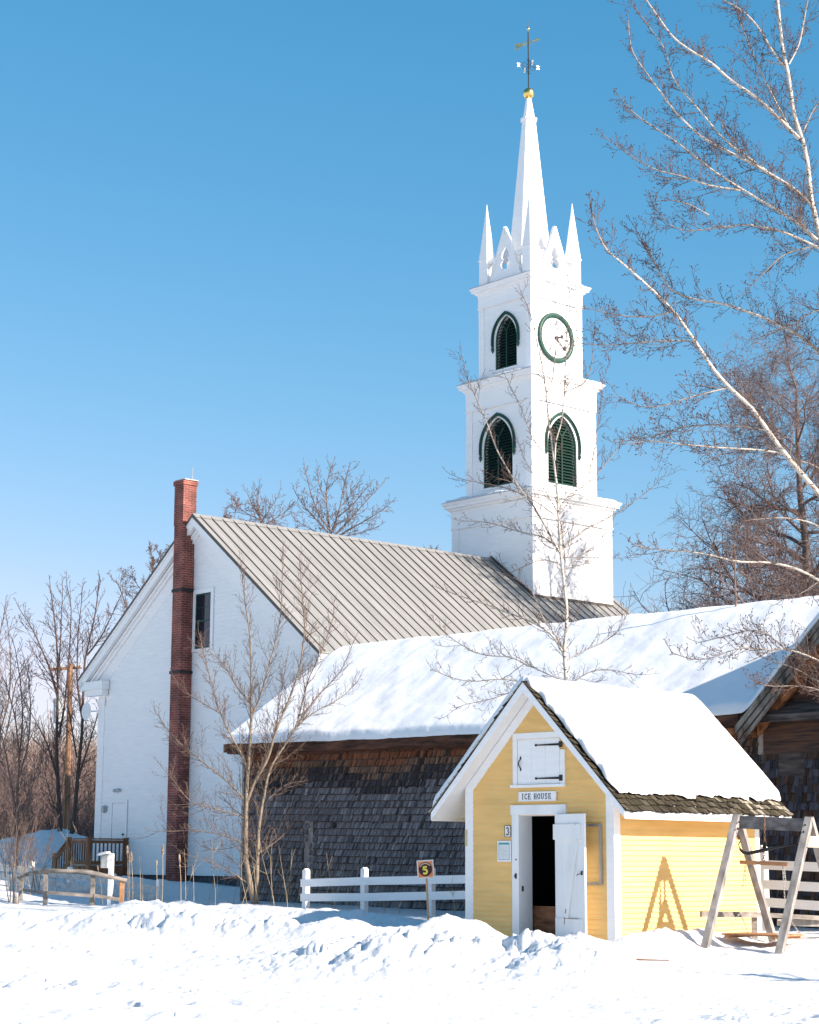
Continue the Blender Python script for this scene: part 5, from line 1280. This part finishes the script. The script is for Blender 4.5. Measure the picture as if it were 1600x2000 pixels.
PT2 = dict(PT1, rmin=.0028, n=[5, 3], bs=.013)
L2 = [("1112,1620 1108,1480 1106,1317 1101,1271 1106,1239 1108,1192 1101,1130 1095,1080 1091,1011 1089,955 1082,905 1079,867 1071,820 1067,767 1062,730 1055,692 1045,650 1037,610 1020,575", 17, 2),
 ("1084,900 1085,852 1096,837 1100,805 1102,767 1106,725 1105,670 1114,605 1112,560", 6, 1.5), ("1067,770 1080,750 1084,700 1090,630 1082,555", 4, 1.5),
 ("1094,1080 1075,1046 1044,989 1006,942 987,908 970,880 957,840 947,815 927,772 910,730 902,692", 8, 2), ("1087,1067 1062,1046 1019,1041 975,1025 934,1017 900,1018", 5, 1.8),
 ("1083,1005 1044,977 1000,955 940,942 909,939 881,927", 5, 1.6), ("1101,1114 1125,1092 1162,1067 1187,1036 1200,1010", 4, 1.5), ("1097,1074 1137,1036 1191,1011 1237,980 1269,958 1297,930", 6, 1.6),
 ("1103,1089 1150,1088 1191,1091 1237,1089", 3, 1.4), ("1091,999 1100,974 1141,949 1169,924 1195,892 1210,867 1228,850", 5, 1.6), ("1150,930 1165,867 1172,792 1182,742 1186,718", 3.5, 1.4),
 ("1100,767 1145,750 1157,717 1160,655 1164,620", 3.5, 1.4), ("1100,1275 1081,1239 1059,1224 1025,1208 987,1196 950,1180 900,1165 860,1150", 9, 2), ("1104,1290 1090,1240 1062,1215 1040,1150 1010,1130 960,1110", 6, 1.6),
 ("1050,1306 1031,1302 1000,1280 956,1283 925,1274 894,1255 862,1233 840,1205", 6, 1.6), ("1108,1289 1137,1271 1175,1258 1203,1239 1228,1199 1231,1170", 4.5, 1.5), ("1100,1330 1050,1308 1025,1292", 4, 2),
 ("1060,1345 1015,1330 970,1325 925,1333 878,1324 850,1310", 5, 1.5), ("1050,1350 1000,1350 950,1370 900,1375 870,1400", 4, 1.4), ("1110,1340 1150,1310 1190,1305 1240,1320 1262,1318", 4, 1.4),
 ("1090,1100 1060,1090 1020,1108 985,1125", 3.5, 1.4), ("1060,880 1040,860 1020,800 1005,770 990,740", 3.5, 1.4), ("1105,1100 1095,1010 1060,950 1030,910 1010,860", 3.5, 1.4)]
guided('birch_tree', 'slender white birch standing behind the ice house in front of the clock tower', 'tree', L2, (3.05, 36.0), BARK_W, PT2, random.Random(33), .075, 1.6, (.12, .50), drift=.8, first=1, budm=BUD, ws=.66)

PT3 = dict(PT1, rmin=.0032, n=[5, 2], bs=.006, bud=0, up=[.12, .12, .08], wig=[.10, .14, .16])
L3 = [("496,1765 480,1680 480,1610 482,1540 487,1470 491,1417 491,1330 489,1242 478,1172 471,1102", 17, 1.8), ("501,1768 503,1680 506,1610 517,1547 527,1498 552,1463 580,1417 615,1365 667,1312 688,1260", 13, 1.8),
 ("482,1568 496,1529 524,1484 538,1428 566,1365 587,1302 596,1225 590,1155 586,1110", 10, 1.6), ("491,1400 510,1358 524,1302 540,1250 550,1190 552,1085", 6, 1.4), ("482,1500 480,1487 454,1442 429,1393 415,1340 398,1277 390,1240", 7, 1.5),
 ("480,1565 475,1557 440,1522 398,1491 352,1452 321,1421 305,1390", 6, 1.4), ("481,1600 478,1596 440,1585 370,1568 335,1519 318,1500", 5, 1.3), ("480,1650 478,1645 422,1627 370,1622 307,1624", 4.5, 1.3),
 ("484,1725 482,1722 440,1697 387,1676 360,1668", 4, 1.2), ("503,1669 545,1641 580,1603 612,1590", 4, 1.2), ("552,1463 576,1421 615,1389 667,1365 699,1330", 6, 1.4), ("491,1375 457,1337 440,1295 412,1274 384,1260", 6, 1.3),
 ("429,1393 400,1375 370,1360 345,1330", 4, 1.2), ("538,1428 545,1380 553,1330 560,1290", 4, 1.2), ("580,1417 600,1330 630,1270 650,1210", 5, 1.3), ("525,1560 560,1530 600,1525", 3, 1.1), ("478,1700 440,1665 400,1655", 3, 1.1)]
guided('young_tree', 'young tan barked tree with two stems at the left corner of the shingled barn', 'tree', L3, (-3.6, 43.0), BARK_B, PT3, random.Random(44), .055, 1.8, (.14, .66), drift=.9, first=2, ws=.68)

PT6 = dict(PT1, rmin=.006, n=[6, 4], bud=0, up=[.10, .10, .06], wig=[.08, .12, .14], ref=[1.2, .5])
LA = [("118,1712 117,1600 113,1520 110,1450 112,1400 113,1300 110,1240 104,1190 100,1160", 11, 2), ("137,1712 136,1650 145,1600 150,1540 155,1480 160,1440 162,1380 165,1290 175,1250 188,1190 192,1150", 11, 2),
 ("113,1520 103,1490 92,1450 75,1420 60,1390", 5, 1.5), ("150,1530 165,1480 175,1450 190,1400 200,1360", 5, 1.5), ("114,1440 125,1390 132,1320 137,1250 140,1180 132,1150", 5, 1.6), ("112,1360 100,1310 82,1270 65,1230 45,1200", 5, 1.5),
 ("113,1320 118,1260 122,1160", 4, 1.4), ("160,1400 150,1330 152,1240 160,1170", 5, 1.4), ("150,1480 140,1420 130,1360 90,1310 70,1280", 4, 1.4), ("170,1280 195,1250 215,1210 228,1180", 4, 1.4), ("118,1600 100,1560 85,1500", 3, 1.2)]
guided('bare_tree', 'tall bare tree with two dark stems left of the church corner', 'tree', LA, (-11.4, 62.0), BARK_D, PT6, random.Random(55), .15, 1.6, (.4, 1.25), drift=1.6, first=2)
LB = [("32,1730 34,1640 33,1560 38,1480 45,1400 40,1330 30,1270", 7, 1.6), ("34,1600 20,1520 5,1440 -15,1380", 5, 1.5), ("36,1520 55,1460 60,1400 58,1330 50,1300", 4, 1.4), ("38,1480 30,1400 10,1330 -10,1290", 4, 1.4), ("33,1650 50,1600 62,1540 75,1490", 3, 1.2)]
guided('bare_tree', 'thinner leaning bare tree at the left edge beside the two stemmed one', 'tree', LB, (-12.3, 58.0), BARK_M, PT6, random.Random(56), .15, 1.5, (.4, 1.1), drift=1.6, first=1)
LC = [("-10,1740 -5,1640 -5,1540 0,1440 -8,1340 -5,1260 8,1200", 8, 1.8), ("-3,1500 20,1400 30,1330 55,1290", 5, 1.4), ("-5,1400 -30,1330 -40,1250", 5, 1.4), ("0,1430 18,1370 22,1290 15,1220", 4, 1.4)]
guided('bare_tree', 'grey bare tree half outside the left edge with a crown higher than its neighbour', 'tree', LC, (-16.0, 70.0), BARK_M, PT6, random.Random(57), .17, 1.5, (.5, 1.4), drift=1.6, first=1)

def wild(name, label, x, y, h, bark, P, rg, stems=1, lean=.1, r=.12, group=None, t0=None, origin_z=None):
    z = gz(x, y) - .1 if origin_z is None else origin_z
    root = thing(name, label, 'tree', (x, y, z), 0, group)
    C = Tubes(); T = Tubes()
    for s_ in range(stems):
        a = rg.uniform(0, 6.28); l = lean * rg.uniform(.5, 1.2)
        d = nrm((math.cos(a) * l, math.sin(a) * l, 1)); p = (rg.uniform(-.15, .15) * (stems > 1), rg.uniform(-.15, .15) * (stems > 1), 0); n = 9; pts = [p]; rad = [r]; L = h * rg.uniform(.82, .92) if stems > 1 else h * .92
        dirs = [d]
        for i in range(n):
            d = nrm((d[0] + rg.gauss(0, .05), d[1] + rg.gauss(0, .05), d[2] + .05)); p = tuple(p[m] + d[m] * L / n for m in range(3)); pts.append(p); rad.append(r * (1 - .88 * (i + 1) / n)); dirs.append(d)
        T.add(pts, rad, 8); c = P['limbs']
        for j in range(c):
            t = P['lt0'] + (1 - P['lt0']) * (j + rg.random()) / c; f = t * n; i = min(int(f), n - 1); f -= i
            q = tuple(pts[i][m] + (pts[i + 1][m] - pts[i][m]) * f for m in range(3)); pe = rperp(dirs[i], rg); a = P['lang'] * (1.15 - .5 * t) * rg.uniform(.8, 1.2)
            cd = nrm(tuple(dirs[i][m] * math.cos(a) + pe[m] * math.sin(a) for m in range(3)))
            tn = (t - P['lt0']) / (1 - P['lt0']); prof = math.sin(math.pi * (P['pk'] + (1 - P['pk']) * tn)) ** .7 if P['pk'] else (1 - .8 * tn)
            grow(C, None, q, cd, h * P['ll'] * max(P.get('mn', .15), prof) * rg.uniform(.75, 1.2), max(rad[i] * .45, P['rmin'] * 1.5), 0, P, rg)
    T.build('trunk', bark, root); C.build('crown', bark, root)
    return root
PR = dict(seg=[5, 4, 3, 2], wig=[.12, .15, .2, .2], up=[.07, .08, .05, .0], tap=.35, rmin=.009, k=[4, 3, 3, 3], max=3, n=[7, 6, 4], t0=[.2, .15, .15], ang=[.65, .75, .85], lr=[.46, .52, .6], rr=.55, bud=0, bs=0, fall=.3, limbs=20, lt0=.36, lang=1.0, ll=.34, pk=.35, mn=.42)
G5 = 'bare trees behind the church roof'
PT5 = dict(PT1, rmin=.0085, n=[7, 4], bud=0, up=[.08, .06, .02], wig=[.14, .18, .2], ref=[1.2, .5], lr=[.5, .55])
LR1 = [("648,1120 646,1045 640,1000 636,960 640,930 648,912", 6, 1.5), ("646,1045 660,1010 668,975 672,940 680,922", 4, 1.3), ("643,1035 620,1000 607,965 600,935 597,920", 4, 1.3), ("650,1048 680,1020 710,985 730,962 743,950", 4, 1.3),
 ("655,1050 690,1030 730,1008 758,988", 3.5, 1.3), ("641,1040 618,1015 590,985 577,962", 4, 1.3), ("670,985 690,960 702,940", 2.5, 1.2), ("636,975 622,945 620,925", 2.5, 1.2), ("650,1052 700,1042 735,1030", 3, 1.2), ("660,1010 690,985 715,955", 3, 1.2), ("640,1050 610,1035 580,1018", 3, 1.2)]
guided('bare_tree', 'largest bare tree with a broad round crown behind the middle of the church roof', 'tree', LR1, (-3.75, 90.0), BARK_M, PT5, random.Random(70), .15, 1.3, (.45, 1.15), group=G5, drift=2.0, first=1)
LR2 = [("512,1060 510,1020 503,985 505,958", 5.6, 1.3), ("508,1010 492,985 484,965", 3, 1.2), ("511,1020 530,990 543,970", 3, 1.2), ("510,1030 550,1005 570,990", 2.5, 1.2), ("508,1015 475,1000 455,975", 2.5, 1.2)]
guided('bare_tree', 'lower bare tree behind the roof midway between chimney and the broadest crown', 'tree', LR2, (-7.1, 92.0), BARK_M, PT5, random.Random(71), .15, 1.3, (.45, 1.2), group=G5, drift=2.0, first=1)
rg = random.Random(91)
for (px_, top, D, lb) in ((440, 958, 96, 'small bare tree behind the roof just right of the chimney'), (590, 975, 88, 'low dense bare tree tucked against the left side of the largest crown'), (778, 1040, 95, 'short bare treetop showing last before the tower behind the roof'), (292, 1035, 88, 'bare tree showing behind the roof edge left of the chimney')):
    P_ = atY(px_, top, D); z0 = gz(P_[0], D); wild('bare_tree', lb, P_[0], D, (P_[2] - z0) * (.93 if px_ == 668 else 1.0), BARK_M, dict(PR, ll=.29, limbs=30) if px_ == 668 else dict(PR, ll=.22, limbs=17), rg, 1, .05, .26, G5)
PP = dict(PR, rmin=.0052, n=[11, 8, 6], limbs=50, lt0=.10, lang=1.35, ll=.345, pk=0, up=[.03, .03, .02, 0], wig=[.14, .18, .25, .25], lr=[.52, .62, .62], ang=[.8, .95, 1.0], fall=.25)
rg = random.Random(17)
wild('dense_tree', 'tall dense purple brown twigged tree rising behind the barn at the right', 12.2, 58.0, 16.6, BARK_P, PP, rg, 1, .03, .30)
wild('dense_tree', 'darker dense bare tree at the right edge behind the tall purple brown one', 14.9, 63.0, 17.5, BARK_P, PP, rg, 1, .03, .30)
# the tree outside the frame whose trunk shadow lies on the plowed snow
PO2 = dict(PR, rmin=.004, limbs=7, n=[5, 3, 2], ll=.22, lt0=.55)
wild('sapling', 'bare sapling standing in open snow beyond the right edge', 9.6, 20.2, 4.4, BARK_D, PO2, random.Random(3), 1, .03, .22)
# saplings along the left fence
PS = dict(PR, rmin=.0035, limbs=6, n=[4, 3, 2], ll=.30, lt0=.25, lang=.5, pk=0, max=2, up=[.15, .1, .05, 0])
rg = random.Random(8)
for (px_, D, h, lb) in ((44, 44.5, 2.8, 'tan sapling clump rising beside the left end of the grey rail fence'), (22, 47.0, 2.3, 'thin sapling clump behind the white fence at the left edge'), (70, 49.0, 2.2, 'thin sapling clump between fence and the two stemmed tree')):
    P_ = atY(px_, 1730, D); wild('sapling', lb, P_[0], D, h, BARK_B, PS, rg, 4, .16, .014, 'saplings by the left fences')

def bush_field(name, label, n, fx, rg, bark, hr, cat='brush', k=3, r=.008, side=5):
    T = Tubes()
    for _ in range(n):
        x, y = fx(rg); z = gz(x, y) - .05; h = rg.uniform(*hr); d = nrm((rg.gauss(0, .22), rg.gauss(0, .22), 1)); p = (x, y, z); pts = [p]; m_ = 4
        dirs = []
        for i in range(m_):
            d = nrm((d[0] + rg.gauss(0, .1), d[1] + rg.gauss(0, .1), d[2] + .04)); p = tuple(p[q] + d[q] * h / m_ for q in range(3)); pts.append(p); dirs.append(d)
        T.add(pts, [r * 1.6, r * 1.3, r, r * .8, r * .5], 3)
        for j in range(side):
            i = rg.randrange(1, m_); pe = rperp(dirs[i], rg); a = rg.uniform(.4, .9); cd = nrm(tuple(dirs[i][q] * math.cos(a) + pe[q] * math.sin(a) for q in range(3))); L = h * rg.uniform(.15, .42)
            q0 = pts[i]; q1 = tuple(q0[q] + cd[q] * L * .5 for q in range(3)); cd = nrm((cd[0] + rg.gauss(0, .2), cd[1] + rg.gauss(0, .2), cd[2] + .15)); q2 = tuple(q1[q] + cd[q] * L * .5 for q in range(3))
            T.add([q0, q1, q2], [r * .8, r * .6, r * .35], 3)
    o = T.build(name, bark); tag(o, label, None, None, 'stuff'); return o
def fx1(rg):
    y = rg.uniform(67, 92); t = rg.uniform(-.262, -.158); return t * y, y
bush_field('brush', 'tangled brown leafless brush left of the church', 1500, fx1, random.Random(61), BARK_M, (1.0, 4.6), r=.010, side=9)
def fx3(rg):
    y = rg.uniform(90, 260); t = rg.uniform(-.30, -.14); return t * y, y
bush_field('woods', 'brown leafless woods covering the far hillside', 2600, fx3, random.Random(62), mat('far_bark', (.27, .19, .16), .9, .2), (3.5, 7.5), r=.028, side=9)
def fx2(rg):
    t = rg.random(); 
    if t < .5: y = rg.uniform(48, 57); return rg.uniform(-.225, -.168) * y, y
    x = rg.uniform(-1.0, 13); p = KB - vb * (x + 1.5) - ub * rg.uniform(.5, 2.6); return p[0], p[1]
bush_field('dry_weeds', 'dry weed stalks poking out of the snow by the fences', 110, fx2, random.Random(63), REED, (.5, 1.7), r=.0045, side=2)

# ================================================================== FENCES, REEDS AND POLE AT THE LEFT
def zat(y, D, x=150): return float(atY(x, y, D)[2])
wf = [(-70, 1676, 53.5), (62, 1682, 51), (137, 1693, 50), (222, 1706, 48.8), (312, 1717, 47.5)]
P_ = [atY(x, y, D) for x, y, D in wf]
fence('white_fence', 'worn white rail fence running behind the grey log rail at the left', (WHITE, mat('worn_white_rail', (.58, .56, .54), .7, .15, (3, 9, 9))), [(p[0], p[1], gz(p[0], p[1]) - .3, p[2]) for p in P_],
    [[zat(y, D) for y, D in zip((1687, 1701, 1711, 1722, 1737), (53.5, 51, 50, 48.8, 47.5))], [zat(y, D) for y, D in zip((1706, 1719, 1731, 1741, 1753), (53.5, 51, 50, 48.8, 47.5))]], .12, .17)
GF = thing('log_rail', 'weathered grey log rail barrier on wooden posts half buried in snow', 'fence', (-7.6, 43, 0))
oG = np.array([-7.6, 43, 0])
gp = [(42, 1712, 44, 1745), (90, 1700, 43, 1768), (182, 1703, 43, 1770), (239, 1719, 43, 1762)]
for x, y, D, yb in gp:
    p = atY(x, y, D); q = atY(x - 2, yb + 14, D); b = MB(); b.beam(q - oG, p - oG, .09, .10, up=(0, 1, 0)); b.build('post', WOODO if x > 200 else WOODR, GF)  # last post in orange wood: its sunlit tone is put into the colour
b = MB(); pts = [atY(36, 1713, 43.95), atY(60, 1706, 43.6), atY(86, 1701, 42.95), atY(128, 1702, 42.95), atY(168, 1703, 42.95), atY(182, 1706, 42.95), atY(248, 1720, 42.95)]
b.tube([p - oG for p in pts], [.045, .05, .055, .05, .055, .058, .04], 8); b.build('log', WOODR, GF, True)
b = MB()
for a, c in (((46, 1738, 43.9), (91, 1744, 42.9)), ((91, 1743, 42.88), (184, 1750, 42.88)), ((184, 1749, 42.86), (234, 1757, 42.9))):
    b.beam(atY(*a) - oG, atY(*c) - oG, .045, .075)
b.build('lower_rail', WOODR, GF)
pb = atY(218, 1667, 46.5); BH = thing('nest_box', 'worn white wooden nest box with tilted lid on a white post', 'birdhouse', (pb[0], pb[1], 0), R_(-20))
b = MB(); b.box(-.05, .05, -.05, .05, .3, pb[2]); b.build('post', WHITE, BH)
z = pb[2] - .02
b = MB(); b.box(-.24, -.055, -.09, .05, z - .33, z - .02); b.build('box', mat('worn_box_paint', (.50, .49, .46), .8, .2, (9, 9, 3)), BH)
b = MB(); b.prism([(-.33, -.14, z - .035), (-.05, -.14, z + .01), (-.05, -.14, z + .03), (-.33, -.14, z - .015)], (0, .24, 0)); b.build('lid', WHITE2, BH)
b = MB(); b.prism([(-.31, -.13, z - .012), (-.07, -.13, z + .028), (-.09, -.13, z + .065), (-.28, -.13, z + .03)], (0, .22, 0)); b.build('snow_cap', SNOW, BH)
CT = [(249, 1668, 1760, 1, 'leftmost tall cattail just right of the nest box post'), (253, 1684, 1758, 1, 'shorter cattail close beside the tall one by the nest box'), (257, 1680, 1762, 1, 'fat headed cattail bending left of the twin bare stalks'), (306, 1690, 1755, .6, 'thin headed cattail left of the tallest one before the church wall'), (318, 1668, 1757, 1.1, 'tallest fat headed cattail just left of the chimney base'), (351, 1683, 1750, .9, 'cattail with a split ragged head in front of the chimney'), (192, 1700, 1758, .6, 'short cattail in front of the porch corner post')]
rg = random.Random(4)
for x, y, yb, s_, lb in CT:
    D = 41.5; tp = atY(x, y, D); bt = atY(x + rg.uniform(-2, 10), yb, D); C = thing('cattail', lb, 'cattail', tuple(bt), 0, 'dry cattails in the snow'); b = MB(); d = tp - bt
    b.tube([(0, 0, -.1), tuple(d * .5 + [.01, 0, 0]), tuple(d)], [.007, .006, .005], 5); b.build('stalk', REED, C)
    b = MB(); u_ = d / np.linalg.norm(d); rr_ = .026 * s_; b.tube([tuple(d + u_ * t) for t in (-.02, .0, .05, .10, .16 * s_, .19 * s_)], [.006, rr_ * .9, rr_ * 1.1, rr_, rr_ * .8, .003], 7)
    if s_ == .9: b.tube([tuple(d - u_ * t) for t in (.06, .09, .13)], [.01, .022, .008], 6)
    b.build('head', CATT, C, True)
for x, y, yb in ((272, 1670, 1758), (276, 1672, 1756), (360, 1658, 1748), (376, 1690, 1752)):
    D = 41.8; tp = atY(x, y, D); bt = atY(x + 3, yb, D); b = MB(); b.tube([bt - [0, 0, .1], (tp + bt) / 2 + [.01, 0, 0], tp], [.006, .0045, .002], 5)
    o_ = b.build('dry_stalk', REED); tag(o_, {272: 'bare dry stalk between the cattails, left of its close twin', 276: 'bare dry stalk right of its close twin', 360: 'tall bare dry stalk in front of the chimney', 376: 'bare dry stalk in front of the church wall'}[x], 'stalk', 'bare stalks among the cattails')
pt = atY(138, 1296, 66); pbm = atY(129, 1660, 66); UP = thing('utility_pole', 'weathered orange brown utility pole with crossarm among the bare trees', 'pole', (pbm[0], pbm[1], 0))
oU = np.array([pbm[0], pbm[1], 0]); b = MB(); b.tube([pbm - oU - [0, 0, 1], pt - oU], [.12, .085], 10); b.build('shaft', POLEW, UP)
b = MB(); b.beam(atY(98, 1308, 65.8) - oU, atY(160, 1303, 66.2) - oU, .09, .11); b.build('crossarm', POLEW, UP)
b = MB()
for x in (102, 118, 148, 157): p = atY(x, 1303, 66) - oU; b.lathe([(.035, p[2]), (.05, p[2] + .06), (.02, p[2] + .14)], p[0], p[1], 8)
b.build('insulator', mat('insulator_glass', (.5, .52, .5), .3, .1), UP)
b = MB(); p = atY(133, 1385, 65.8) - oU; b.lathe([(.2, p[2] - .45), (.22, p[2] + .35), (.1, p[2] + .42)], p[0] - .3, p[1], 12); b.build('transformer', mat('transformer_grey', (.42, .44, .44), .5, .1), UP)
b = MB(); pts = [(1.9, 26.15, .17), (2.4, 25.9, .14), (2.9, 25.95, .16), (3.5, 25.8, .15)]; b.tube([(x, y, gz(x, y) + .03) for x, y, z in pts], [.01, .016, .014, .006], 6); o_ = b.build('fallen_branch', BARK_B if False else WOODB); tag(o_, 'thin brown branch lying on the snow in front of the ice house', 'branch')
